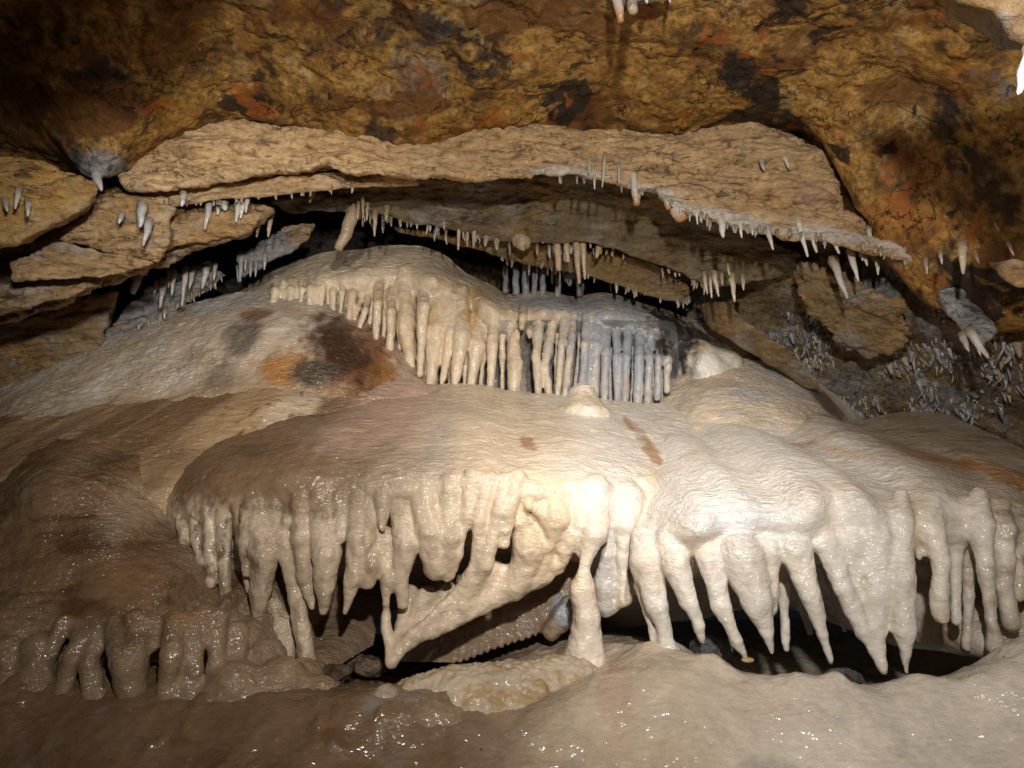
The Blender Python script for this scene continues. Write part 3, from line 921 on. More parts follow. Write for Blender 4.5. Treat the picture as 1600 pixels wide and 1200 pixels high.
def paintU(v, n, ids):
    col = np.tile(C_CREAM * [0.98, 0.96, 0.92], (len(v), 1))
    m = fbm(v, (7, 7, 2), 4, 0.6, 5)
    col = mixc(col, np.array([[0.62, 0.40, 0.17]]), sstep(0.02, 0.3, m) * blob(v, 690, 480, 4.6, 170, 110, 0, 0.8) * 0.8)
    col = mixc(col, C_BLUE[None], blob(v, 985, 545, 4.55, 150, 140, 0, 1.0, 0.5) * 0.95)  # cool light on the right-hand folds, put into the colour
    col = mixc(col, (C_BLUE * 0.95)[None], blob(v, 880, 475, 4.8, 110, 22, 0, 0.7) * 0.8)
    col = mixc(col, (C_GREY * 0.8)[None], sstep(4.53, 4.62, v[:, 1]) * (v[:, 2] < P(0, 505, 4.6)[2]) * 0.0)
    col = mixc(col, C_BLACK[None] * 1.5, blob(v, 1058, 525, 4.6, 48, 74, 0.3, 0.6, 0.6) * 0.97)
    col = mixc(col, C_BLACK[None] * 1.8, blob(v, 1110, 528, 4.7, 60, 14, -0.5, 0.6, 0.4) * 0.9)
    col = mixc(col, (C_WHITE * 1.05)[None], blob(v, 1118, 578, 4.6, 40, 44, 0, 0.5) * 0.9)
    col = mixc(col, (C_GREY * 0.55)[None], blob(v, 420, 410, 4.8, 70, 30, 0.6, 0.6) * 0.7)
    # stone between the folds painted dark grey so the gaps read as shade
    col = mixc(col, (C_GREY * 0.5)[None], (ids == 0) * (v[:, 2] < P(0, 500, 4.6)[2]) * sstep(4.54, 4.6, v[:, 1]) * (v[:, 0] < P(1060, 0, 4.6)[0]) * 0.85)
    col = mixc(col, C_TAN[None], sstep(0.1, 0.4, fbm(v, (12, 12, 5), 4, 0.6, 9)) * 0.5)
    return col
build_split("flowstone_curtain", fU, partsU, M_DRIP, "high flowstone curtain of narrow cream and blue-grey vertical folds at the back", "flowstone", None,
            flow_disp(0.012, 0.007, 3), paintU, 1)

# ---------------- pale left dome
L3 = [(-260, 700, 4.6), (-100, 632, 4.6), (0, 596, 4.6), (100, 556, 4.6), (200, 519, 4.62), (300, 486, 4.64), (390, 465, 4.66), (470, 466, 4.62), (530, 487, 4.55), (580, 520, 4.5), (622, 560, 4.45), (658, 602, 4.4), (690, 640, 4.4),
      (-200, 740, 4.3), (-60, 660, 4.25), (0, 630, 4.25), (120, 592, 4.27), (240, 552, 4.3), (360, 512, 4.32), (450, 500, 4.32), (520, 522, 4.28), (575, 556, 4.25), (620, 600, 4.22),
      (-60, 690, 4.0), (0, 662, 3.98), (120, 640, 3.98), (250, 618, 4.0), (380, 588, 4.02), (480, 575, 4.04), (550, 598, 4.04), (600, 630, 4.05),
      (0, 700, 3.8), (150, 680, 3.8), (300, 660, 3.8), (450, 650, 3.82), (560, 660, 3.85), (0, 780, 3.6), (300, 760, 3.6), (560, 760, 3.6), (-200, 820, 3.8)]
def top_clip(ctrl):
    return ctrl
fL3 = Field((P(-160, 0, 4.3)[0], 3.75, P(0, 720, 3.9)[2]), (P(700, 0, 4.4)[0], 4.75, P(0, 455, 4.7)[2]), 0.0105)
L3x = L3 + [(-100, 560, 5.4), (100, 490, 5.5), (300, 425, 5.5), (460, 405, 5.5), (600, 450, 5.4), (690, 540, 5.3), (740, 620, 5.2)]
fL3.sheet(L3x, 0.02)

def paintL3(v, n, ids):
    m = fbm(v, (3, 3, 4), 4, 0.6, 7)
    col = mixc(np.tile(C_CREAM * [0.92, 0.90, 0.90], (len(v), 1)), C_WHITE[None] * 0.92, sstep(-0.1, 0.3, m) * 0.6)
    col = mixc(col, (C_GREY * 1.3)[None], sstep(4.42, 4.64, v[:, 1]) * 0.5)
    col = mixc(col, C_TAN[None], sstep(0.0, 0.3, fbm(v, (6, 6, 3), 4, 0.6, 17)) * 0.5)
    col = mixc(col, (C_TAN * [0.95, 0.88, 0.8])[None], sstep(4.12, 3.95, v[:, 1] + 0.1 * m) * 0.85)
    col = mixc(col, np.array([[0.17, 0.135, 0.11]]), blob(v, 385, 527, 4.3, 38, 44, 0.2, 0.6, 0.3) * 0.8)
    col = mixc(col, np.array([[0.22, 0.08, 0.04]]), blob(v, 396, 490, 4.35, 34, 14, 0, 0.6, 0.3) * 0.75)
    col = mixc(col, np.array([[0.20, 0.155, 0.12]]), blob(v, 352, 588, 4.05, 34, 34, 0.3, 0.7, 0.3) * 0.7)
    col = mixc(col, np.array([[0.46, 0.20, 0.045]]), blob(v, 452, 575, 4.12, 50, 40, 0.8, 1.0, 0.5) * 0.9)
    col = mixc(col, np.array([[0.30, 0.10, 0.022]]), blob(v, 560, 560, 4.22, 115, 64, -0.75, 0.9, 0.35) * 0.95)
    col = mixc(col, np.array([[0.50, 0.20, 0.03]]), blob(v, 590, 580, 4.2, 34, 20, -0.75, 0.8, 0.4) * 0.7)
    col = mixc(col, np.array([[0.055, 0.02, 0.008]]), blob(v, 535, 545, 4.25, 92, 46, -0.8, 0.85, 0.35) * 0.97)
    col = mixc(col, np.array([[0.085, 0.055, 0.038]]), blob(v, 500, 582, 4.12, 42, 26, 0, 0.5, 0.25) * 0.9)
    return col
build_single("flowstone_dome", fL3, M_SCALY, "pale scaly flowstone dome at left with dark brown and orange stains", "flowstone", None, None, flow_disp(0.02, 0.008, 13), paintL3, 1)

# ---------------- pale right dome
R3 = [(960, 690, 4.5), (1010, 640, 4.55), (1050, 602, 4.6), (1105, 578, 4.62), (1160, 572, 4.62), (1222, 585, 4.6), (1282, 615, 4.55), (1335, 662, 4.5), (1380, 720, 4.4),
      (1020, 660, 4.3), (1080, 628, 4.3), (1160, 608, 4.28), (1240, 625, 4.28), (1300, 660, 4.25),
      (1000, 700, 4.1), (1100, 668, 4.05), (1200, 660, 4.02), (1300, 690, 4.0), (1100, 740, 3.8), (1250, 740, 3.8),
      (960, 600, 5.2), (1040, 550, 5.3), (1160, 520, 5.4), (1290, 560, 5.3), (1370, 630, 5.2), (1440, 700, 5.0), (920, 680, 5.0)]
fR3 = Field((P(950, 0, 4.4)[0], 3.9, P(0, 720, 4.0)[2]), (P(1400, 0, 4.5)[0], 4.75, P(0, 560, 4.7)[2]), 0.010)
fR3.sheet(R3, 0.02)
def paintR3(v, n, ids):
    m = fbm(v, (3, 3, 4), 4, 0.6, 7)
    col = mixc(np.tile(C_CREAM * 0.95, (len(v), 1)), (C_GREY * 1.4)[None], sstep(-0.1, 0.3, m) * 0.7)
    col = mixc(col, np.array([[0.14, 0.07, 0.05]]), blob(v, 1295, 632, 4.45, 42, 22, -0.75, 0.5, 0.3) * 0.9)
    col = mixc(col, C_TAN[None], blob(v, 1110, 598, 4.4, 40, 14, 0, 0.6, 0.5) * 0.6)
    return col
build_single("flowstone_dome", fR3, M_SCALY, "rounded pale flowstone dome right of the high curtain, dark red along its right flank", "flowstone", None, None, flow_disp(0.012, 0.007, 23), paintR3, 1)

# ---------------- brown striped slope, left
L4a = [(-300, 730, 3.9), (-60, 688, 3.9), (0, 664, 3.92), (150, 644, 3.92), (300, 620, 3.95), (420, 601, 4.0), (520, 599, 4.08), (625, 600, 4.2), (680, 606, 4.3),
       (-100, 760, 3.55), (0, 726, 3.55), (120, 704, 3.56), (250, 690, 3.58), (350, 668, 3.62), (480, 652, 3.74), (600, 645, 3.88), (660, 645, 3.98),
       (-100, 830, 3.3), (0, 790, 3.3), (130, 770, 3.32), (240, 748, 3.34), (330, 740, 3.38), (450, 720, 3.5), (600, 710, 3.6), (0, 900, 3.2), (250, 900, 3.2), (500, 850, 3.45),
       (-200, 640, 4.7), (0, 590, 4.8), (200, 570, 4.8), (420, 530, 4.9), (620, 530, 4.9), (720, 560, 4.9)]
fL4a = Field((P(-200, 0, 3.6)[0], 3.2, P(0, 860, 3.3)[2]), (P(690, 0, 4.2)[0], 4.3, P(0, 580, 4.2)[2]), 0.010)
fL4a.sheet(L4a, 0.02)
def paintL4a(v, n, ids):
    s = v[:, 0] * 1.0 + (v[:, 2] - 1.0) * -0.9
    st = fbm(np.stack([s, v[:, 1] * 0.15, v[:, 2] * 0.25], 1), (4.5, 1, 1), 4, 0.55, 3)
    col = mixc(np.tile(C_TAN * [1.0, 0.88, 0.72], (len(v), 1)), (C_BROWN * [1.0, 0.88, 0.75])[None], sstep(-0.12, 0.2, st) * 0.9)
    col = mixc(col, C_PINK[None] * 1.05, sstep(P(500, 0, 3.9)[0], P(600, 0, 3.9)[0], v[:, 0]) * 0.8)
    col = mixc(col, (C_BROWN * 1.2)[None], blob(v, 520, 640, 3.85, 28, 45, 0.3, 0.6) * 0.7)
    col = mixc(col, (C_CREAM)[None], blob(v, 455, 640, 3.8, 45, 40, 0.3, 0.6, 0.5) * 0.6)
    col = mixc(col, (C_RUST * 0.5)[None], sstep(0.1, 0.35, fbm(v, (14, 14, 14), 4, 0.6, 13)) * blob(v, 450, 640, 3.8, 110, 50, 0.2, 0.5) * 0.85)
    col = mixc(col, (C_BROWN * 0.9)[None], blob(v, 262, 730, 3.42, 60, 50, 0.5, 0.9) * 0.7)
    return col
build_single("flowstone_slope", fL4a, M_FLOW, "brown and tan streaked flowstone slope below the pale left dome", "flowstone", None, None, flow_disp(0.02, 0.008, 33), paintL4a, 1)

# ---------------- brown left mound with its stubby fringe
L4b = [(-300, 850, 3.3), (-60, 800, 3.3), (0, 762, 3.3), (60, 722, 3.36), (150, 699, 3.44), (215, 712, 3.48), (262, 756, 3.46), (298, 830, 3.2), (340, 890, 3.12), (400, 945, 3.08), (450, 1000, 3.02),
       (-100, 880, 2.95), (0, 850, 2.95), (100, 820, 2.98), (200, 815, 3.04), (268, 840, 3.1),
       (-100, 950, 2.72), (0, 930, 2.74), (120, 900, 2.80), (230, 888, 2.88), (310, 905, 2.98), (365, 945, 2.98),
       (-100, 1000, 2.64), (0, 985, 2.63), (120, 968, 2.64), (220, 955, 2.68), (320, 960, 2.74), (380, 985, 2.84), (425, 1015, 2.9),
       (-100, 1060, 2.66), (0, 1045, 2.66), (120, 1030, 2.71), (250, 1020, 2.75), (350, 1020, 2.80), (400, 1045, 2.82), (480, 1060, 2.9),
       (0, 1110, 2.8), (150, 1110, 2.9), (300, 1110, 2.9), (400, 1110, 2.86), (480, 1110, 2.9), (550, 1110, 3.2),
       (0, 690, 4.0), (150, 630, 4.2), (280, 670, 4.1), (345, 770, 3.7), (420, 860, 3.6), (510, 950, 3.5), (-200, 740, 4.0)]
fL4b = Field((P(-160, 0, 2.8)[0], 2.38, 0.08), (P(560, 0, 3.0)[0], 3.85, P(0, 690, 3.45)[2]), 0.0088)
fL4b.sheet(L4b, 0.02, reg=2e-3)
stubs = [[(133, 972, 2.62, 15), (112, 1030, 2.56, 14), (95, 1090, 2.54, 14)], [(152, 985, 2.6, 16), (138, 1040, 2.55, 14), (150, 1090, 2.54, 22)],
         [(182, 978, 2.6, 20), (203, 1040, 2.54, 26), (203, 1095, 2.54, 22)], [(213, 970, 2.58, 20), (217, 1015, 2.55, 16)],
         [(273, 970, 2.6, 18), (267, 1025, 2.55, 17), (259, 1096, 2.54, 16)], [(298, 975, 2.62, 20), (301, 1046, 2.58, 15)], [(343, 968, 2.66, 16), (336, 1045, 2.6, 11)],
         [(371, 988, 2.7, 18), (368, 1045, 2.64, 14)], [(63, 1015, 2.56, 28), (52, 1090, 2.54, 26)], [(15, 1020, 2.56, 26), (10, 1090, 2.54, 26)],
         [(100, 975, 2.6, 16), (80, 1020, 2.58, 10)], [(240, 975, 2.6, 16), (240, 1010, 2.58, 8)], [(320, 960, 2.66, 14), (322, 1000, 2.62, 8)]]
pb = {}
for i, s in enumerate(stubs):
    fL4b.chain(s, i + 1, 0.024, root=0.9)
    pb[i + 1] = "stubby_drip"
for b in ((297, 1082, 2.58, 28), (368, 1078, 2.6, 46), (440, 1072, 2.66, 44), (330, 1096, 2.55, 22), (405, 1100, 2.58, 28), (475, 1060, 2.75, 30), (415, 1030, 2.76, 30), (500, 1085, 2.66, 30), (545, 1090, 2.7, 26)):
    fL4b.ball(*b, 0, 0.03)
def paintL4b(v, n, ids):
    st = fbm(v, (3, 6, 12), 5, 0.6, 3)
    col = mixc(np.tile(C_BROWN * [1.2, 1.12, 1.0], (len(v), 1)), (C_DKBROWN * [1.3, 1.15, 1.0])[None], sstep(-0.05, 0.3, st) * 0.8)
    col = mixc(col, C_TAN[None] * 0.7, sstep(0.0, 0.35, fbm(v, (3, 3, 3), 4, 0.6, 9)) * 0.5)
    col = mixc(col, (C_TAN * 1.05)[None], blob(v, 230, 770, 3.2, 50, 60, 0, 0.7) * 0.6)
    col = mixc(col, (C_TAN * 0.75)[None], sstep(P(0, 960, 2.6)[2], P(0, 1010, 2.6)[2], v[:, 2]) * 0.5)
    return col
build_split("flowstone_mound", fL4b, pb, M_FLOW, "dark brown flowstone mound at lower left with stubby knobbed drips along its foot", "flowstone", None, flow_disp(0.016, 0.009, 43), paintL4b, 1)

# ---------------- left canopy with long drips, draperies and column
L1 = [(600, 597, 4.42), (700, 602, 4.42), (800, 611, 4.42), (900, 622, 4.42), (1000, 632, 4.42), (1070, 636, 4.42),
      (420, 655, 3.85), (520, 640, 3.85), (640, 640, 3.86), (800, 652, 3.86), (950, 664, 3.86), (1030, 676, 3.86), (1090, 690, 3.9),
      (335, 702, 3.45), (420, 680, 3.45), (520, 668, 3.45), (640, 673, 3.45), (800, 686, 3.45), (950, 700, 3.45), (1030, 716, 3.5),
      (280, 765, 3.22), (350, 730, 3.16), (480, 710, 3.12), (620, 708, 3.12), (760, 711, 3.12), (900, 728, 3.13), (980, 745, 3.16), (1032, 760, 3.26),
      (262, 805, 3.2), (340, 782, 3.04), (470, 755, 2.97), (600, 752, 2.95), (740, 740, 2.95), (830, 752, 2.97), (920, 775, 3.0), (985, 800, 3.05), (1020, 810, 3.16),
      (270, 845, 3.24), (330, 835, 3.1), (400, 828, 3.08), (480, 812, 3.05), (600, 812, 3.05), (740, 800, 3.06), (860, 818, 3.09), (950, 850, 3.08), (1005, 860, 3.2),
      (300, 920, 3.36), (400, 930, 3.36), (500, 880, 3.4), (600, 868, 3.45), (740, 862, 3.45), (860, 872, 3.4), (980, 900, 3.5),
      (300, 1000, 3.6), (430, 1000, 3.6), (520, 980, 4.1), (620, 980, 4.1), (740, 960, 4.1), (860, 960, 4.1), (980, 960, 4.1), (1100, 960, 4.1), (600, 1080, 4.3), (900, 1080, 4.3),
      (225, 810, 3.75), (240, 730, 3.9), (300, 665, 4.2), (420, 610, 4.5), (540, 570, 4.8), (640, 550, 5.0), (800, 565, 5.0), (1000, 580, 5.0), (210, 900, 3.9), (1090, 780, 3.75), (1090, 860, 3.9), (1130, 700, 4.2)]
fL1 = Field((P(205, 0, 3.2)[0], 2.72, 0.02), (P(1085, 0, 4.0)[0], 4.42, P(0, 590, 4.4)[2]), 0.0082)
fL1.sheet(L1, 0.02, reg=1e-3)
drips1 = [
    [(285, 815, 3.12, 12), (288, 848, 3.1, 10)], [(308, 806, 3.08, 14), (314, 878, 3.06, 9)], [(328, 802, 3.05, 15), (331, 910, 3.04, 10)], [(349, 798, 3.03, 14), (353, 924, 3.04, 9)],
    [(372, 790, 3.0, 12), (384, 850, 3.0, 12), (391, 920, 3.02, 8)],
    [(399, 790, 2.98, 22), (413, 860, 2.96, 26), (407, 920, 2.97, 18), (402, 975, 2.98, 9)],
    [(418, 930, 3.05, 12), (440, 985, 3.02, 24), (440, 1030, 3.0, 26)],
    [(431, 790, 2.98, 20), (447, 850, 2.97, 18), (458, 905, 2.97, 13), (468, 960, 2.96, 16), (482, 1045, 2.92, 14)],
    [(470, 772, 2.96, 18), (471, 840, 2.94, 17), (476, 900, 2.94, 14), (487, 948, 2.94, 6)],
    [(503, 778, 2.95, 22), (510, 865, 2.92, 25), (508, 915, 2.92, 18), (505, 956, 2.93, 7)],
    [(532, 776, 2.95, 15), (531, 838, 2.93, 13)],
    [(560, 775, 2.95, 22), (565, 840, 2.92, 23), (552, 905, 2.92, 14), (539, 957, 2.93, 5)],
    [(600, 774, 2.93, 15), (597, 826, 2.91, 6)],
    [(596, 835, 2.94, 18), (582, 880, 2.93, 19), (574, 908, 2.94, 15)],
    [(610, 840, 2.95, 16), (606, 900, 2.93, 14), (603, 942, 2.93, 7)],
    [(628, 790, 2.95, 20), (635, 851, 2.92, 21), (624, 900, 2.93, 15), (629, 942, 2.94, 10)],
    [(660, 762, 2.95, 24), (672, 830, 2.93, 26), (682, 888, 2.93, 22)],
    [(704, 756, 2.94, 20), (704, 840, 2.92, 20), (698, 906, 2.93, 7)],
    [(736, 745, 2.94, 13), (728, 810, 2.92, 11), (716, 862, 2.92, 9), (704, 902, 2.93, 6)],
    [(763, 750, 2.94, 15), (748, 813, 2.91, 13), (744, 868, 2.92, 9), (724, 930, 2.95, 9)],
    [(788, 750, 2.95, 12), (780, 800, 2.92, 14), (758, 880, 2.92, 14), (722, 945, 2.95, 10)],
    [(808, 748, 2.95, 15), (795, 797, 2.92, 14), (788, 850, 2.93, 10)],
    [(824, 764, 2.96, 11), (826, 792, 2.94, 9)],
    [(822, 800, 2.98, 25), (828, 855, 2.96, 28), (808, 915, 2.98, 20)],
    [(846, 770, 2.98, 15), (842, 800, 2.95, 12)],
    [(864, 768, 2.98, 22), (868, 812, 2.95, 22), (857, 850, 2.96, 14), (848, 896, 3.0, 10)],
    [(893, 772, 2.99, 18), (897, 835, 2.97, 18), (868, 886, 3.0, 13), (842, 912, 3.02, 9)],
    [(927, 770, 3.0, 30), (927, 832, 2.96, 26), (914, 884, 2.93, 9), (909, 922, 2.93, 21), (917, 965, 2.93, 23), (915, 1010, 2.94, 29), (912, 1050, 2.95, 46)],
    [(952, 790, 3.02, 14), (950, 865, 3.02, 10), (948, 915, 3.05, 24), (948, 945, 3.05, 20)],
    [(978, 780, 3.04, 30), (978, 822, 3.02, 20), (972, 870, 3.0, 10), (975, 935, 3.0, 12), (962, 946, 3.02, 9)],
    [(1005, 770, 3.14, 30), (1000, 820, 3.1, 22)],
]
pn = {}
for i, s in enumerate(drips1):
    fL1.chain([(x, y, Y, r * (1.0 if j == 0 else 0.92)) for j, (x, y, Y, r) in enumerate(s)], i + 1, 0.012, root=0.9)
    pn[i + 1] = "stalactite"
pn[28] = "column"
k0 = len(drips1)
rs = np.random.RandomState(4)
extra = []
for i in range(4, 27):
    a_, b_ = drips1[i], drips1[min(i + 1, len(drips1) - 1)]
    xm = (a_[0][0] + b_[0][0]) / 2 + rs.normal() * 2
    y0 = max(a_[0][1], b_[0][1]) + 6
    ln = rs.uniform(35, 105)
    if y0 > 830 or abs(a_[0][0] - b_[0][0]) < 12:
        continue
    extra.append([(xm, y0, 2.99, 9 + rs.rand() * 4), (xm - 2, y0 + ln * 0.5, 2.955, 8 + rs.rand() * 4), (xm - 4 + rs.normal() * 3, y0 + ln, 2.96, 4 + 2 * rs.rand())])
for e_ in extra:
    fL1.chain(e_, k0 + 10 + len(pn), 0.012, root=0.3)
    pn[k0 + 10 + len(pn)] = "stalactite"
fL1.chain([(910, 607, 4.16, 8), (911, 622, 4.14, 24), (912, 650, 4.10, 46)], k0 + 3, 0.03)
pn[k0 + 3] = "cone"
sheet_strands = [
    [(736, 905, 2.96, 9), (690, 950, 2.93, 7), (645, 990, 2.90, 6), (611, 1034, 2.88, 6)],
    [(735, 920, 3.0, 9), (700, 955, 2.97, 8), (655, 990, 2.92, 6), (625, 1016, 2.9, 6)],
    [(760, 890, 2.98, 10), (722, 945, 2.96, 9), (680, 980, 2.94, 7), (645, 1004, 2.91, 6)],
    [(775, 890, 3.0, 10), (745, 935, 2.98, 9), (705, 970, 2.96, 7), (675, 990, 2.93, 6)],
    [(800, 900, 3.0, 12), (770, 930, 2.99, 10), (735, 958, 2.97, 7), (705, 976, 2.95, 6)],
    [(812, 900, 3.0, 12), (790, 925, 2.99, 10), (755, 950, 2.98, 7)],
    [(826, 890, 3.0, 12), (805, 920, 2.99, 10), (780, 936, 2.99, 7)],
    [(845, 880, 3.0, 12), (830, 905, 3.0, 10), (806, 922, 3.0, 7)],
    [(865, 875, 3.02, 11), (850, 900, 3.01, 8), (832, 908, 3.0, 7)],
    [(603, 930, 2.98, 6), (604, 985, 2.93, 6), (612, 1034, 2.88, 6)],
    [(640, 925, 3.06, 10), (628, 975, 3.0, 8), (618, 1015, 2.92, 7)],
    [(668, 930, 3.1, 12), (650, 965, 3.04, 9), (632, 1000, 2.95, 7)],
    [(700, 925, 3.08, 12), (670, 962, 3.03, 9), (645, 992, 2.96, 7)],
]
for s in sheet_strands:
    fL1.chain([(x, y, Y, r * 1.25) for x, y, Y, r in s], k0 + 1, 0.034)
pn[k0 + 1] = "drapery"
# the second, darker drapery with a toothed hem, further in
for i in range(26):
    t = i / 25
    x = 622 + (890 - 622) * t
    yb = 1068 - 96 * t - 8 * t * (1 - t)
    Yb = 3.26
    fL1.chain([(x + 30, yb - 140 + 20 * t, Yb + 0.14, 10), (x + 8, yb - 50, Yb + 0.03, 8), (x, yb, Yb, 4.2)], k0 + 2, 0.012)
fL1.chain([(862, 985, 3.24, 14), (885, 960, 3.22, 20), (890, 945, 3.22, 16)], k0 + 2, 0.02)
pn[k0 + 2] = "drapery"
def paintL1(v, n, ids):
    x = v[:, 0]
    m = fbm(v, (3, 3, 3), 4, 0.6, 7)
    st = fbm(v, (4, 9, 14), 5, 0.6, 3)
    col = mixc(np.tile(C_CREAM * [1.02, 1.0, 0.98], (len(v), 1)), (C_WHITE)[None], sstep(P(820, 0, 3.2)[0], P(960, 0, 3.2)[0], x + 0.2 * m) * 0.7)
    # brown film over the left part of the cap, paler on the drips
    top = sstep(P(0, 820, 3.0)[2], P(0, 770, 3.0)[2], v[:, 2] + 0.06 * st)
    film = sstep(P(790, 0, 3.2)[0], P(430, 0, 3.2)[0], x + 0.35 * m + 0.22 * st)
    col = mixc(col, (C_BROWN * [1.05, 0.98, 0.9])[None], film * (0.2 + 0.78 * top))
    col = mixc(col, (C_DKBROWN * 1.3)[None], sstep(0.05, 0.4, st) * film * (0.2 + 0.8 * top) * 0.75)
    ledge = sstep(P(460, 0, 3.0)[0], P(400, 0, 3.0)[0], x)
    col = mixc(col, (C_BROWN * 0.9)[None], ledge * sstep(0.0, 0.3, fbm(v, (24, 24, 12), 4, 0.6, 51)) * 0.9)
    col = mixc(col, C_PINK[None] * 1.1, blob(v, 590, 660, 3.6, 110, 45, 0.1, 0.7) * 0.6)
    col = mixc(col, (C_GREY * 1.05)[None], blob(v, 690, 690, 3.4, 30, 50, 0.2, 0.8) * 0.35)
    col = mixc(col, np.array([[0.74, 0.55, 0.33]]), sstep(0.05, 0.35, fbm(v, (3, 3, 3), 4, 0.6, 71)) * sstep(P(700, 0, 3.3)[0], P(860, 0, 3.3)[0], x) * 0.55)
    col = mixc(col, (C_RUST * 0.9)[None], blob(v, 826, 694, 3.3, 18, 9, -0.6, 0.9, 0.8) * 0.6)
    col = mixc(col, (C_ORANGE * 0.8)[None], blob(v, 1026, 712, 3.45, 15, 42, 0.3, 0.9, 0.8) * 0.75)
    col = mixc(col, (C_ORANGE)[None], blob(v, 990, 663, 3.8, 8, 10, 0, 0.6, 0.3) * 0.7)
    col = mixc(col, C_TAN[None], (ids > 0) * sstep(0.0, 0.35, fbm(v, (10, 10, 5), 4, 0.6, 29)) * sstep(P(900, 0, 3)[0], P(640, 0, 3)[0], x) * 0.6)
    col = mixc(col, (C_BROWN * 1.2)[None], (ids == k0 + 2) * 0.8)
    col = mixc(col, (C_BLUE * 1.0)[None], (ids == k0 + 2) * blob(v, 885, 955, 3.22, 26, 26) * 0.9)
    col = mixc(col, (C_GREY * 1.25)[None], (ids == 29) * 0.6)
    # brown film left in the grooves and down single drips of the left half
    run = fbm(v, (20, 20, 2.5), 4, 0.6, 83)
    col = mixc(col, (C_BROWN * 1.3)[None], sstep(0.08, 0.35, run) * sstep(P(760, 0, 3)[0], P(480, 0, 3)[0], x) * (v[:, 1] < 3.2) * 0.65)
    return col
build_split("flowstone_canopy", fL1, pn, M_DRIP, "broad cream canopy with brown-filmed left side, long drips, folded drapery and a column", "flowstone", None, flow_disp(0.014, 0.006, 53), paintL1, 1)

# ---------------- right canopy
L2 = [(980, 630, 4.45), (1100, 640, 4.45), (1200, 645, 4.45), (1330, 660, 4.45), (1420, 648, 4.35), (1500, 652, 4.3), (1600, 664, 4.2), (1720, 680, 4.1),
      (1010, 688, 3.9), (1100, 690, 3.88), (1230, 688, 3.88), (1350, 676, 3.92), (1450, 672, 3.95), (1550, 680, 3.9), (1680, 705, 3.8),
      (1040, 728, 3.42), (1120, 716, 3.38), (1250, 710, 3.38), (1400, 702, 3.4), (1500, 705, 3.42), (1600, 720, 3.4), (1720, 760, 3.35),
      (1018, 775, 3.12), (1070, 755, 3.0), (1130, 745, 2.97), (1220, 738, 2.96), (1310, 736, 2.96), (1420, 742, 2.98), (1520, 758, 3.0), (1600, 780, 3.03), (1720, 830, 3.1),
      (1003, 825, 2.98), (1050, 805, 2.84), (1120, 795, 2.79), (1200, 790, 2.77), (1300, 788, 2.77), (1400, 790, 2.78), (1480, 798, 2.81), (1550, 812, 2.85), (1620, 832, 2.89),
      (996, 870, 2.93), (1050, 850, 2.81), (1120, 845, 2.77), (1200, 840, 2.76), (1300, 836, 2.76), (1400, 830, 2.77), (1480, 834, 2.80), (1550, 846, 2.83), (1620, 870, 2.87),
      (998, 898, 2.95), (1050, 885, 2.84), (1120, 880, 2.80), (1200, 876, 2.79), (1300, 868, 2.79), (1400, 858, 2.81), (1480, 862, 2.87), (1550, 878, 2.90), (1720, 930, 2.9),
      (1010, 930, 3.25), (1060, 912, 3.3), (1120, 900, 3.3), (1200, 894, 3.3), (1300, 886, 3.3), (1400, 876, 3.3), (1480, 880, 3.3), (1545, 930, 3.1), (1600, 960, 2.95),
      (1000, 1000, 3.9), (1100, 975, 3.9), (1250, 960, 4.0), (1400, 950, 4.0), (1490, 960, 3.8), (1560, 1000, 2.85), (1600, 1040, 2.75), (1720, 1040, 2.7), (1100, 1080, 4.2), (1300, 1080, 4.2), (1500, 1090, 3.4),
      (940, 860, 3.3), (955, 780, 3.55), (970, 720, 3.95), (1028, 830, 2.88), (1028, 870, 2.83), (1028, 900, 2.86), (1000, 590, 5.1), (1200, 590, 5.1), (1400, 595, 5.0), (1600, 605, 4.9)]
fL2 = Field((P(960, 0, 3.2)[0], 2.5, 0.02), (P(1690, 0, 3.3)[0], 4.4, P(0, 635, 4.4)[2]), 0.0082)
fL2.sheet(L2, 0.02, reg=1.5e-3)
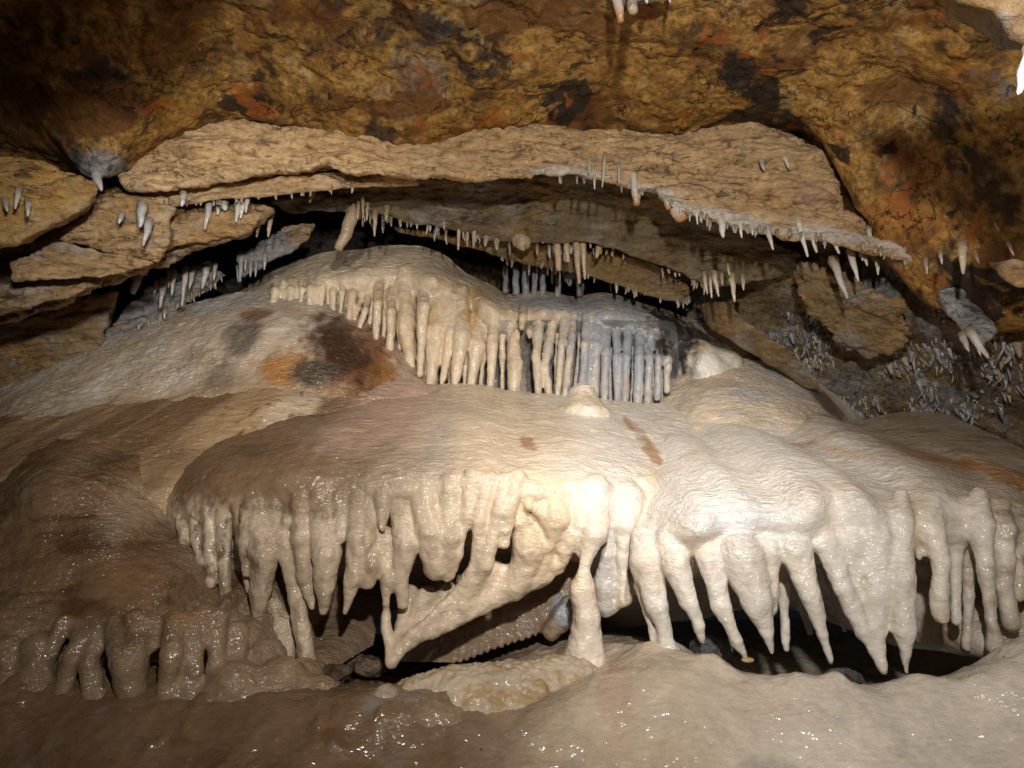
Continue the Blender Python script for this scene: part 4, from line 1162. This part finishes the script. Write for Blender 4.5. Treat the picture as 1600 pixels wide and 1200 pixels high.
drips2 = [
    [(1010, 880, 2.85, 26), (1026, 945, 2.80, 20), (1038, 985, 2.80, 13), (1046, 1030, 2.80, 26)], [(1000, 915, 2.88, 9), (1020, 986, 2.84, 7), (1026, 1010, 2.83, 9)],
    [(1054, 880, 2.78, 22), (1076, 940, 2.74, 17), (1090, 975, 2.74, 10), (1099, 1002, 2.74, 5)],
    [(1108, 875, 2.74, 20), (1126, 945, 2.70, 17), (1150, 1000, 2.70, 10), (1165, 1027, 2.70, 5)],
    [(1160, 870, 2.72, 34), (1182, 940, 2.68, 26), (1197, 985, 2.68, 13), (1206, 1020, 2.68, 5)],
    [(1200, 865, 2.73, 18), (1206, 950, 2.70, 13)],
    [(1224, 915, 2.92, 9), (1228, 1014, 2.90, 7)],
    [(1242, 862, 2.73, 24), (1266, 930, 2.69, 18), (1285, 990, 2.69, 10), (1299, 1036, 2.69, 5)],
    [(1246, 910, 3.0, 12), (1266, 988, 2.98, 7)],
    [(1294, 880, 2.95, 12), (1320, 985, 2.93, 5)],
    [(1290, 850, 2.74, 20), (1318, 920, 2.70, 17), (1350, 990, 2.69, 14), (1381, 1048, 2.68, 6)],
    [(1330, 850, 2.76, 30), (1352, 930, 2.73, 26), (1366, 1000, 2.71, 12)],
    [(1368, 840, 2.73, 24), (1374, 920, 2.69, 20), (1372, 985, 2.69, 14), (1380, 1040, 2.68, 7)],
    [(1408, 815, 2.74, 18), (1410, 900, 2.67, 21), (1412, 985, 2.66, 19), (1417, 1052, 2.66, 5)],
    [(1456, 830, 2.76, 20), (1470, 885, 2.72, 15), (1466, 925, 2.71, 17), (1470, 962, 2.71, 15)],
    [(1492, 850, 2.86, 10), (1494, 970, 2.84, 9)], [(1508, 850, 2.92, 10), (1514, 930, 2.92, 9), (1510, 1012, 2.92, 8)],
    [(1532, 815, 2.80, 20), (1540, 890, 2.76, 14), (1548, 965, 2.76, 9), (1556, 1010, 2.76, 16)],
    [(1568, 830, 2.84, 17), (1570, 915, 2.79, 14), (1580, 975, 2.78, 16)], [(1594, 838, 2.86, 13), (1592, 930, 2.82, 12)],
    [(1440, 820, 2.78, 14), (1436, 870, 2.76, 7)],
]
pn2 = {}
for i, s in enumerate(drips2):
    s = [(x, y, Y, r * (1.0 if j == 0 else 0.86)) for j, (x, y, Y, r) in enumerate(s)]
    x0, y0, Y0, r0 = s[0]
    x1, y1 = s[1][:2]
    s = [(x0 - 0.7 * (x1 - x0) * 40 / max(y1 - y0, 20), y0 - 40, Y0 + 0.045, r0 * 0.7)] + s
    fL2.chain(s, i + 1, 0.024, root=0.9)
    pn2[i + 1] = "stalactite"
pn2[1] = "column"
def paintL2(v, n, ids):
    x = v[:, 0]
    m = fbm(v, (3, 3, 3), 4, 0.6, 7)
    st = fbm(v, (4, 9, 14), 5, 0.6, 3)
    col = mixc(np.tile(C_WHITE * [0.98, 0.97, 0.97], (len(v), 1)), C_CREAM[None] * 1.02, sstep(-0.05, 0.3, m) * 0.5)
    tan = sstep(P(1300, 0, 3.2)[0], P(1560, 0, 3.2)[0], x + 0.5 * m + 0.25 * st + 0.12 * (v[:, 1] - 3.2))
    col = mixc(col, C_TAN[None], tan * 0.85)
    col = mixc(col, (C_BROWN * 1.2)[None], sstep(0.0, 0.35, st) * tan * 0.7)
    col = mixc(col, (C_BLUE * 1.55)[None], blob(v, 1140, 800, 2.9, 90, 40, 0, 0.8) * 0.4)
    col = mixc(col, (C_ORANGE * 0.75)[None], blob(v, 1480, 722, 3.4, 130, 14, -0.25, 0.9, 0.8) * 0.7)
    col = mixc(col, C_ORANGE[None] * 1.2, blob(v, 1310, 705, 3.5, 20, 7, 0, 0.8) * 0.4)
    col = mixc(col, C_TAN[None], blob(v, 1360, 900, 2.7, 60, 60, 0, 0.8) * sstep(0.0, 0.3, fbm(v, (9, 9, 6), 4, 0.6, 3)) * 0.6)
    for i in (9, 10):
        col = mixc(col, (C_GREY * 1.2)[None], (ids == i) * 0.9)
    return col
build_split("flowstone_canopy", fL2, pn2, M_DRIP, "white flowstone canopy at right fringed with long pointed fang-like stalactites", "flowstone", None, flow_disp(0.006, 0.005, 63), paintL2, 1)

# ================================================================== SMALLER FORMATIONS ON THE FLOOR
def lump(name, balls, label, cat, base, h=0.007, mat=None, k=0.03, disp=0.006, off=0.0, group=None, second=None):
    c = np.array([P(b[0], b[1], b[2]) for b in balls])
    r = np.array([b[3] / FPX * b[2] * max(b[4] if len(b) > 4 else (1,)) for b in balls])
    f = Field((c - r[:, None]).min(0) - 0.04, (c + r[:, None]).max(0) + 0.04, h)
    for b in balls:
        f.ball(b[0], b[1], b[2], b[3], 0, k, b[4] if len(b) > 4 else (1, 1, 1))
    def paint(v, n, ids):
        col = np.tile(base, (len(v), 1))
        if second is not None:
            col = mixc(col, second[None], sstep(-0.05, 0.25, fbm(v, 9, 4, 0.6, off)))
        return col
    def dp(v, n, ids):
        return disp * fbm(v, 14, 4, 0.6, off) + disp * 0.6 * fbm(v, 40, 3, 0.5, off)
    return build_single(name, f, mat or M_FLOOR, label, cat, group, None, dp, paint, 1)

lump("flowstone_boss", [(602, 1106, 2.56, 30, (0.9, 1, 1.15)), (588, 1116, 2.55, 18, (1.2, 1, 0.8))], "smooth grey rounded boss standing beside the tip of the folded drapery", "flowstone", C_TAN * [0.85, 0.9, 1.0], disp=0.012, off=1)
lump("flowstone_boss", [(668, 1122, 2.5, 32, (1.25, 1, 0.8)), (700, 1128, 2.48, 20, (1.3, 1, 0.6))], "low dark grey rounded boss in front of the yellow-stained flowstone lump", "flowstone", C_BROWN * [1.4, 1.5, 1.7], disp=0.012, off=2)
lump("flowstone_lump", [(655, 1092, 2.70, 34, (1.4, 1.2, 0.9)), (705, 1090, 2.70, 44, (1.3, 1.2, 0.95)), (755, 1090, 2.70, 50, (1.2, 1.2, 0.9)), (805, 1078, 2.74, 46, (1.3, 1.2, 0.85)), (850, 1066, 2.80, 40, (1.4, 1.2, 0.8)),
     (735, 1116, 2.58, 30, (1.2, 1, 0.8)), (890, 1060, 2.84, 36, (1.5, 1.2, 0.8)), (785, 1112, 2.60, 26, (1.4, 1, 0.8)), (640, 1100, 2.66, 22), (830, 1098, 2.66, 24, (1.6, 1, 0.7))],
     "cream and yellow-stained flowstone lump lying under the toothed drapery", "flowstone", np.array([0.56, 0.46, 0.33]), off=3, k=0.05, disp=0.02, second=np.array([0.44, 0.30, 0.15]))
lump("pebble", [(1492, 1100, 2.54, 16, (1.2, 1, 0.8))], "pinkish-brown rounded stone at the right end of the dark hollow", "stone", C_PINK * 0.7, off=4)
for (px, py, Y, r, sq, lab) in ((530, 1028, 3.25, 26, (1.5, 1, 0.6), "flat brown stone lying in the hollow behind the left drips"),
                                (575, 1040, 3.15, 20, (1.2, 1, 0.7), "small tan stone in the hollow next to the drapery tip"),
                                (520, 1050, 3.0, 18, (1.6, 1, 0.6), "dark brown stone at the mouth of the left hollow"),
                                (1320, 1062, 3.0, 22, (1.5, 1, 0.7), "grey glistening stone inside the right hollow behind the rim"),
                                (1362, 1080, 2.85, 16, (1.3, 1, 0.7), "brown stone chip just behind the rim of the right hollow"),
                                (1110, 1012, 3.0, 24, (1.4, 1, 0.7), "grey stone at the left end of the right hollow")):
    lump("stone", [(px, py, Y, r, sq), (px + r * 0.7, py + r * 0.2, Y + 0.03, r * 0.6)], lab, "stone", C_TAN * 0.7 if "grey" not in lab else C_GREY * 0.8, mat=M_WALL, disp=0.014, off=px * 0.1, second=C_BROWN)
lump("calcite_chip", [(1168, 1031, 2.64, 6, (1.8, 1, 0.7))], "tiny bright yellow chip under a pointed stalactite of the white canopy", "stone", np.array([0.5, 0.34, 0.14]), h=0.004, disp=0.002)

# ================================================================== STALACTITES
def tube_mesh(pts, sides=10, rings=10, seed=0.0, blunt=False, rough=0.10):
    a = np.asarray(pts, float)
    c = PA(a[:, :3])
    r = a[:, 3] / FPX * a[:, 2]
    L = np.concatenate([[0], np.cumsum(np.linalg.norm(np.diff(c, axis=0), axis=1))])
    t = np.linspace(0, L[-1], rings)
    cx = np.stack([np.interp(t, L, c[:, k]) for k in range(3)], 1)
    rr = np.interp(t, L, r)
    cx[1:-1, 0] += 0.12 * rr[1:-1] * np.sin(seed * 3 + np.arange(1, rings - 1) * 1.3)
    d = np.gradient(cx, axis=0)
    d /= np.linalg.norm(d, axis=1)[:, None]
    u = np.cross(d, [0, 1, 0.001])
    u /= np.linalg.norm(u, axis=1)[:, None]
    w = np.cross(d, u)
    th = np.linspace(0, 2 * math.pi, sides, endpoint=False)
    ring = cx[:, None, :] + rr[:, None, None] * (np.cos(th)[None, :, None] * u[:, None, :] + np.sin(th)[None, :, None] * w[:, None, :])
    v = ring.reshape(-1, 3)
    rad = np.repeat(rr, sides)
    nz = perlin(v * 60 + seed * 7)
    axis = np.repeat(cx, sides, 0)
    v = axis + (v - axis) * (1 + rough * 2 * nz)[:, None]
    I = np.arange(rings * sides).reshape(rings, sides)
    q = np.stack([I[:-1].ravel(), np.roll(I, -1, 1)[:-1].ravel(), np.roll(I, -1, 1)[1:].ravel(), I[1:].ravel()], 1)
    # rounded tip: two closing rings drawn to a point
    tip = cx[-1] + d[-1] * rr[-1] * (0.3 if blunt else 1.0)
    v = np.concatenate([v, v[-sides:] * 0.5 + tip * 0.5 + d[-1] * rr[-1] * 0.12, np.tile(tip, (sides, 1)) + (v[-sides:] - tip) * 0.04])
    J = np.arange(rings * sides, (rings + 2) * sides).reshape(2, sides)
    K = np.concatenate([I[-1:], J])
    q2 = np.stack([K[:-1].ravel(), np.roll(K, -1, 1)[:-1].ravel(), np.roll(K, -1, 1)[1:].ravel(), K[1:].ravel()], 1)
    return v, np.concatenate([q, q2])[:, ::-1]

ORD = "first second third fourth fifth sixth seventh eighth ninth tenth eleventh twelfth thirteenth fourteenth fifteenth sixteenth seventeenth eighteenth nineteenth twentieth".split()

def stalactite(pts, label, group, color, seed, tipcol=None, blunt=False):
    v, q = tube_mesh(pts, seed=seed, blunt=blunt)
    base = PA(np.asarray(pts)[:1, :3])[0]
    col = np.tile(color, (len(v), 1))
    if tipcol is not None:
        t = np.arange(len(v)) / len(v)
        col = mixc(col, tipcol[None], sstep(0.45, 0.85, t))
    t = np.arange(len(v)) / len(v)
    col = mixc(col, (C_TAN * 0.75)[None], sstep(0.42, 0.05, t) * 0.9)
    me = make_mesh("stalactite", v - base, q, col)
    return tag(link("stalactite", me, M_STRAW, None, base), label, "stalactite", group)

def row(items, Y, phrase, group, color, special={}, root=4, tipcol=None):
    """items: x top, y top, x tip, y tip, radius at top (px), radius at tip"""
    items = sorted(items)
    for i, it in enumerate(items):
        x0, y0, x1, y1, r0 = it[:5]
        r1 = it[5] if len(it) > 5 else max(r0 * 0.35, 1.0)
        Yi = it[6] if len(it) > 6 else Y
        lean = (x1 - x0) / max(y1 - y0, 1)
        pts = [(x0 - lean * 5, y0 - 7, Yi + 0.07, r0 * 1.25), (x0, y0, Yi + 0.022, r0 * 1.02), ((x0 + x1) / 2, (y0 + y1) / 2, Yi - 0.012, (r0 + r1) * 0.52), (x1, y1 - r1, Yi - 0.015, r1)]
        lab = special.get((x0, y0)) or "%s stalactite from the left %s" % (ORD[i], phrase)
        c = color * (0.85 + 0.3 * ((i * 37) % 10) / 10)
        stalactite(pts, lab, group, c, i * 1.7 + x0, tipcol if (len(it) > 5 and r1 > 3) else None, blunt=len(it) > 5 and r1 > 3)

row([(921, 249, 920, 271, 2.2), (929, 278, 929, 296, 2.2), (945, 247, 941, 293, 2.6), (967, 262, 967, 287, 2.6), (989, 270, 995, 325, 5, 5.2), (1037, 285, 1045, 331, 6, 4.5), (1055, 315, 1066, 353, 11, 9.5),
     (1076, 328, 1078, 343, 4), (1085, 308, 1090, 351, 3.4)], 3.66, "in the cluster midway along the pale slab's lip", "stalactites at the middle of the pale slab's lip", C_WHITE * 0.8,
    {(1055, 315): "stout broken-off tube stalactite with tan end under the pale slab's lip"}, tipcol=C_ORANGE * 0.8)
row([(1127, 343, 1130, 372, 7), (1157, 353, 1159, 372, 3.4), (1175, 355, 1176, 368, 3.2), (1199, 358, 1208, 391, 4.6), (1247, 345, 1262, 402, 5), (1267, 362, 1276, 395, 5), (1299, 365, 1311, 397, 5), (1309, 368, 1312, 384, 3), (1358, 362, 1362, 386, 4)],
    3.58, "along the slab's lip where it slopes down to the right", "stalactites at the right end of the pale slab's lip", C_WHITE * 0.85,
    {(1247, 345): "longest white stalactite hanging from the right half of the pale slab's lip"})
row([(1190, 253, 1194, 267, 3.6), (1227, 246, 1232, 263, 4)], 3.66, "of two short stubs on the pale slab's face", "stubs on the pale slab's face", C_WHITE * 0.8)
row([(1304, 413, 1324, 467, 6.5), (1330, 399, 1341, 440, 5.5), (1345, 396, 1348, 408, 3), (1351, 399, 1355, 416, 3.8), (1371, 412, 1372, 430, 3.4)], 3.68, "on the right wall just under the slab's end", "stalactites on the right wall under the slab", C_WHITE * 0.85,
    {(1304, 413): "longest pointed white stalactite on the right wall, leaning to the right"})
row([(1101, 434, 1105, 460, 3.2), (1110, 440, 1112, 466, 2.4), (1117, 434, 1123, 464, 4.2), (1144, 438, 1148, 472, 4.8), (1161, 438, 1162, 454, 3.2), (1128, 436, 1129, 446, 2.5), (1138, 420, 1140, 431, 2.2)],
    3.98, "in the small group above the dark diagonal crevice", "stalactites above the diagonal crevice", C_CREAM * 0.75)
row([(1504, 389, 1505, 429, 7), (1470, 400, 1472, 413, 3), (1525, 398, 1530, 412, 3), (1558, 352, 1561, 362, 2.6), (1447, 412, 1449, 428, 3), (1578, 386, 1584, 400, 2.6)], 3.05, "near the orange-tan rock nose at right", "stalactites near the right edge", C_CREAM * 0.8)
row([(1520, 524, 1544, 561, 7), (1506, 530, 1514, 550, 5), (1528, 540, 1532, 556, 3)], 3.38, "hanging from the angular grey block on the right wall", "stalactites on the angular grey block", C_WHITE * 0.75)
row([(9, 318, 11, 331, 4.5), (28, 303, 24, 327, 4.5), (44, 321, 43, 339, 4.5)], 3.14, "of the three stubs on the yellow block's face", "stubs on the yellow block", C_WHITE * 0.7)
row([(150, 272, 158, 299, 8, 3), (222, 326, 219, 356, 7, 3), (189, 340, 186, 350, 4), (286, 310, 284, 323, 5), (232, 352, 224, 385, 6)], 3.48, "around the fractured tan block", "stalactites around the fractured block", C_GREY * 1.5)
row([(327, 322, 320, 360, 5.4), (341, 326, 340, 336, 3.5), (372, 320, 369, 348, 5), (379, 322, 376, 342, 4), (386, 314, 384, 333, 3.6), (350, 322, 352, 330, 6)], 3.82, "below the beaded lip of the thin ledge", "stalactites below the thin ledge", C_WHITE * 0.75)
row([(214, 436, 207, 462, 7, 3.4), (264, 430, 263, 450, 3), (271, 432, 268, 462, 4.5), (290, 426, 284, 480, 4.6), (322, 424, 316, 452, 5), (255, 446, 250, 482, 5), (243, 446, 240, 464, 2.6), (300, 430, 296, 452, 4), (336, 420, 334, 438, 3)], 4.5,
    "in the dark crevice left of the curtain", "stalactites in the dark left crevice", C_WHITE * 0.6, {(214, 438): "bright white blunt stalactite alone in the dark left crevice"})
row([(405, 343, 401, 371, 4.4), (422, 343, 419, 371, 4.4), (487, 298, 484, 317, 5.5), (552, 328, 551, 346, 2.6), (560, 324, 559, 343, 2.6), (567, 318, 567, 342, 2.6), (574, 326, 573, 345, 2.8), (586, 340, 585, 370, 4), (550, 340, 528, 396, 10, 7), (604, 332, 603, 345, 4)],
    4.12, "in the recess over the left part of the curtain", "stalactites over the left part of the curtain", C_TAN * 0.95, {(550, 340): "thick brown leaning stalactite over the left part of the curtain"})
row([(377, 403, 375, 441, 4.4), (392, 413, 391, 433, 3), (400, 414, 399, 433, 3), (414, 403, 413, 422, 3.4), (384, 408, 383, 424, 2.6)], 4.46, "under the knobbly lump left of the curtain top", "stalactites under the knobbly lump", C_GREY * 1.1)
row([(694, 330, 694, 360, 3.2), (717, 342, 716, 391, 4), (730, 350, 730, 386, 3), (741, 345, 740, 388, 5), (760, 370, 758, 386, 5), (776, 376, 776, 392, 5), (815, 374, 817, 393, 15), (849, 357, 848, 381, 4.4), (870, 368, 873, 426, 6.5, 4), (884, 363, 887, 413, 5.5, 4),
     (899, 358, 905, 444, 7.5), (910, 373, 914, 437, 5.5), (922, 372, 923, 388, 3), (938, 378, 932, 404, 7), (957, 376, 958, 391, 3.2), (983, 388, 983, 397, 3), (1004, 381, 1004, 403, 3.4), (1060, 420, 1062, 432, 3), (1080, 428, 1082, 441, 3)],
    4.42, "along the ragged edge of the inner slab", "stalactites along the inner slab's edge", C_TAN * 1.15, {(899, 358): "longest grey stalactite hanging from the inner slab over the curtain", (815, 374): "wide wedge-shaped drip on the inner slab's edge"})
row([(790, 425, 790, 462, 4, 4.5), (806, 425, 806, 466, 5, 5.5), (821, 412, 821, 468, 5, 6), (835, 425, 835, 468, 4, 5), (848, 425, 848, 468, 5, 5), (863, 412, 863, 444, 4), (872, 430, 872, 468, 4.5, 5), (890, 428, 890, 448, 10), (906, 430, 906, 468, 6, 6), (839, 403, 839, 440, 3), (953, 440, 955, 456, 3), (976, 443, 977, 461, 3), (1000, 450, 1001, 462, 3)],
    4.95, "in the dark rear gap above the blue-grey folds", "stalactites in the rear gap", C_GREY * 0.9)
row([(963, -14, 970, 39, 9, 5), (1010, -10, 1011, 6, 6), (1046, -12, 1047, 5, 4)], 2.75, "in the pale cluster cut off by the picture's top edge", "stalactites at the top edge", C_WHITE * 0.75, tipcol=C_ORANGE)
stalactite([(988, -14, 2.75, 9), (988, 4, 2.7, 8), (988, 16, 2.63, 8)], "stubby hollow tube stalactite pointing at the viewer beside the top pale cluster", None, C_WHITE * 0.7, 3.3, C_TAN, True)
stalactite([(1628, 60, 1.62, 20), (1606, 105, 1.6, 14), (1592, 145, 1.6, 4)], "bright white stalactite tip poking in at the right edge near the ceiling", None, np.array([0.85, 0.87, 0.9]), 5.1)
lump("crusted_rock", [(985, -8, 2.8, 22, (1.6, 1, 0.5)), (1025, -10, 2.8, 16, (1.6, 1, 0.5))], "pale crusted rock knob at the picture's top edge above the stalactite cluster", "rock", C_WHITE * 0.6, disp=0.012, off=9, mat=M_WALL)

# crust of tiny coral-like knobs on the right wall: nobody could count them
def coral_crust():
    rng = np.random.RandomState(5)
    px = 800 + WALL_V[:, 0] / WALL_V[:, 1] * FPX
    py = 600 - (WALL_V[:, 2] - CAMZ) / WALL_V[:, 1] * FPX
    dens = fbm(WALL_V, 3.5, 3, 0.6, 88)
    c1 = PA([(1330, 560, 4.1), (1430, 600, 4.2), (1560, 620, 3.8), (1450, 470, 3.8), (1390, 640, 4.4)])
    near = np.min([np.linalg.norm((WALL_V - c) * [1, 0.3, 1], axis=1) for c in c1], axis=0)
    w = (px > 1190) & (px < 1680) & (py > 390) & (py < 690) & ((near + 0.35 * dens < 0.36) & (dens > -0.1))
    idx = rng.choice(np.nonzero(w)[0], 800)
    V, Q, Cc = [], [], []
    k = 0
    for i in idx:
        p = WALL_V[i]
        n = WALL_N[i]
        d = n * rng.uniform(0.1, 0.9) + np.array([rng.uniform(0.0, 0.5), -0.2, -rng.uniform(0.5, 1.4)])
        d /= np.linalg.norm(d)
        big = rng.rand() < 0.13
        L = rng.uniform(0.04, 0.09) if big else rng.uniform(0.012, 0.03) * (1 + 1.6 * rng.rand() ** 3)
        r = rng.uniform(0.004, 0.010) * (1 + rng.rand() ** 4)
        u = np.cross(d, [0.3, 1, 0.2]); u /= np.linalg.norm(u)
        w2 = np.cross(d, u)
        th = np.linspace(0, 2 * math.pi, 6, endpoint=False)
        rings = []
        bend = rng.normal(size=3) * (0.3 if big else 0.2)
        r *= 1.5 if big else 1.0
        d2 = rng.normal(size=3) * (0.18 if big else 0.0)
        for t, s in ((-0.25, 1.6), (0.15, 1.0), (0.5, 0.75), (0.85, 0.5), (1.0, 0.15)):
            c = p + (d + bend * t + d2 * math.sin(t * 5)) * L * t
            rings.append(c + r * s * (np.cos(th)[:, None] * u + np.sin(th)[:, None] * w2))
        v = np.concatenate(rings)
        I = np.arange(30).reshape(5, 6) + k
        Q.append(np.stack([I[:-1].ravel(), np.roll(I, -1, 1)[:-1].ravel(), np.roll(I, -1, 1)[1:].ravel(), I[1:].ravel()], 1)[:, ::-1])
        V.append(v)
        cc = [C_GREY * 1.1, C_WHITE * 0.55, C_GREY * 0.8, C_TAN * 0.8][rng.randint(4)]
        Cc.append(np.tile(cc, (30, 1)))
        k += 30
    me = make_mesh("coral_crust", np.concatenate(V), np.concatenate(Q), np.concatenate(Cc))
    tag(link("coral_crust", me, M_STRAW), "grey-white crust of tiny coral-like knobs covering the right wall", "crust", None, "stuff")
coral_crust()

def drip_fringe(name, lines, label):
    """rows of tiny drips along the lips of the rock, too small to pick apart"""
    rng = np.random.RandomState(21)
    V, Q, Cc = [], [], []
    k = 0
    for pts, n, lmax in lines:
        a = np.asarray(pts, float)
        L = np.concatenate([[0], np.cumsum(np.hypot(np.diff(a[:, 0]), np.diff(a[:, 1])))])
        for t in np.sort(rng.rand(n)) * L[-1]:
            x, y, Y = (np.interp(t, L, a[:, c]) for c in range(3))
            ln = lmax * (0.25 + 0.75 * rng.rand() ** 2.5)
            r = 1.2 + 1.6 * rng.rand()
            y += rng.normal() * 3.0 - 1.5
            v, q = tube_mesh([(x, y - 5, Y + 0.06, r * 1.5), (x, y, Y + 0.02, r * 1.15), (x + rng.normal() * 0.7, y + ln * 0.5, Y - 0.005, r), (x + rng.normal(), y + ln, Y - 0.006, r * 0.4)], 6, 5, rng.rand() * 9)
            V.append(v); Q.append(q + k); k += len(v)
            tt = np.arange(len(v)) / len(v)
            Cc.append(mixc(np.tile([C_WHITE * 0.6, C_TAN * 0.9, C_GREY][rng.randint(3)], (len(v), 1)), (C_TAN * 0.7)[None], sstep(0.5, 0.05, tt)))
    me = make_mesh(name, np.concatenate(V), np.concatenate(Q), np.concatenate(Cc))
    tag(link(name, me, M_STRAW), label, "drips", None, "stuff")

drip_fringe("drip_fringe", [
    ([(250, 322, 3.72), (330, 316, 3.77), (440, 306, 3.80), (560, 292, 3.84)], 26, 8),
    ([(860, 274, 3.68), (960, 286, 3.66), (1040, 318, 3.62), (1120, 350, 3.58), (1200, 364, 3.54), (1340, 386, 3.5), (1430, 412, 3.5)], 46, 13),
    ([(560, 336, 4.4), (700, 364, 4.42), (830, 384, 4.42), (960, 398, 4.42), (1040, 424, 4.4), (1110, 452, 4.38)], 60, 16),
    ([(780, 408, 4.62), (900, 430, 4.62), (1030, 468, 4.6), (1090, 478, 4.58)], 30, 14),
    ([(160, 545, 4.6), (230, 505, 4.6), (300, 462, 4.6), (350, 432, 4.6), (430, 400, 4.46)], 34, 22),
], "rows of tiny white and tan drips along the lips of the rock slabs")

def grit():
    rng = np.random.RandomState(8)
    V, Q, Cc = [], [], []
    ico = np.array([[1, 0, 0], [0, 1, 0], [-1, 0, 0], [0, -1, 0], [0, 0, 1], [0, 0, -0.6]])
    fq = np.array([[0, 1, 4, 4], [1, 2, 4, 4], [2, 3, 4, 4], [3, 0, 4, 4], [1, 0, 5, 5], [2, 1, 5, 5], [3, 2, 5, 5], [0, 3, 5, 5]])[:, :3]
    k = 0
    for i in range(110):
        y = rng.uniform(1.95, 2.75)
        x = rng.uniform(-0.75, 0.75) * y
        z = float(floor_G(np.array([x]), np.array([y]))[0])
        r = rng.uniform(0.0025, 0.005) * (1 + 1.2 * rng.rand() ** 6)
        v = ico * r * rng.uniform(0.6, 1.3, (6, 3)) + [x, y, z + 0.004 + r * 0.2]
        V.append(v); Q.append(fq + k); k += 6
        Cc.append(np.tile([C_BROWN, C_BROWN * 1.5, C_GREY * 0.9, C_TAN][rng.randint(4)], (6, 1)))
    me = make_mesh("grit", np.concatenate(V), np.concatenate(Q), np.concatenate(Cc), smooth=False)
    tag(link("grit", me, M_WALL), "fine dark grit strewn over the wet flowstone floor", "grit", None, "stuff")
grit()
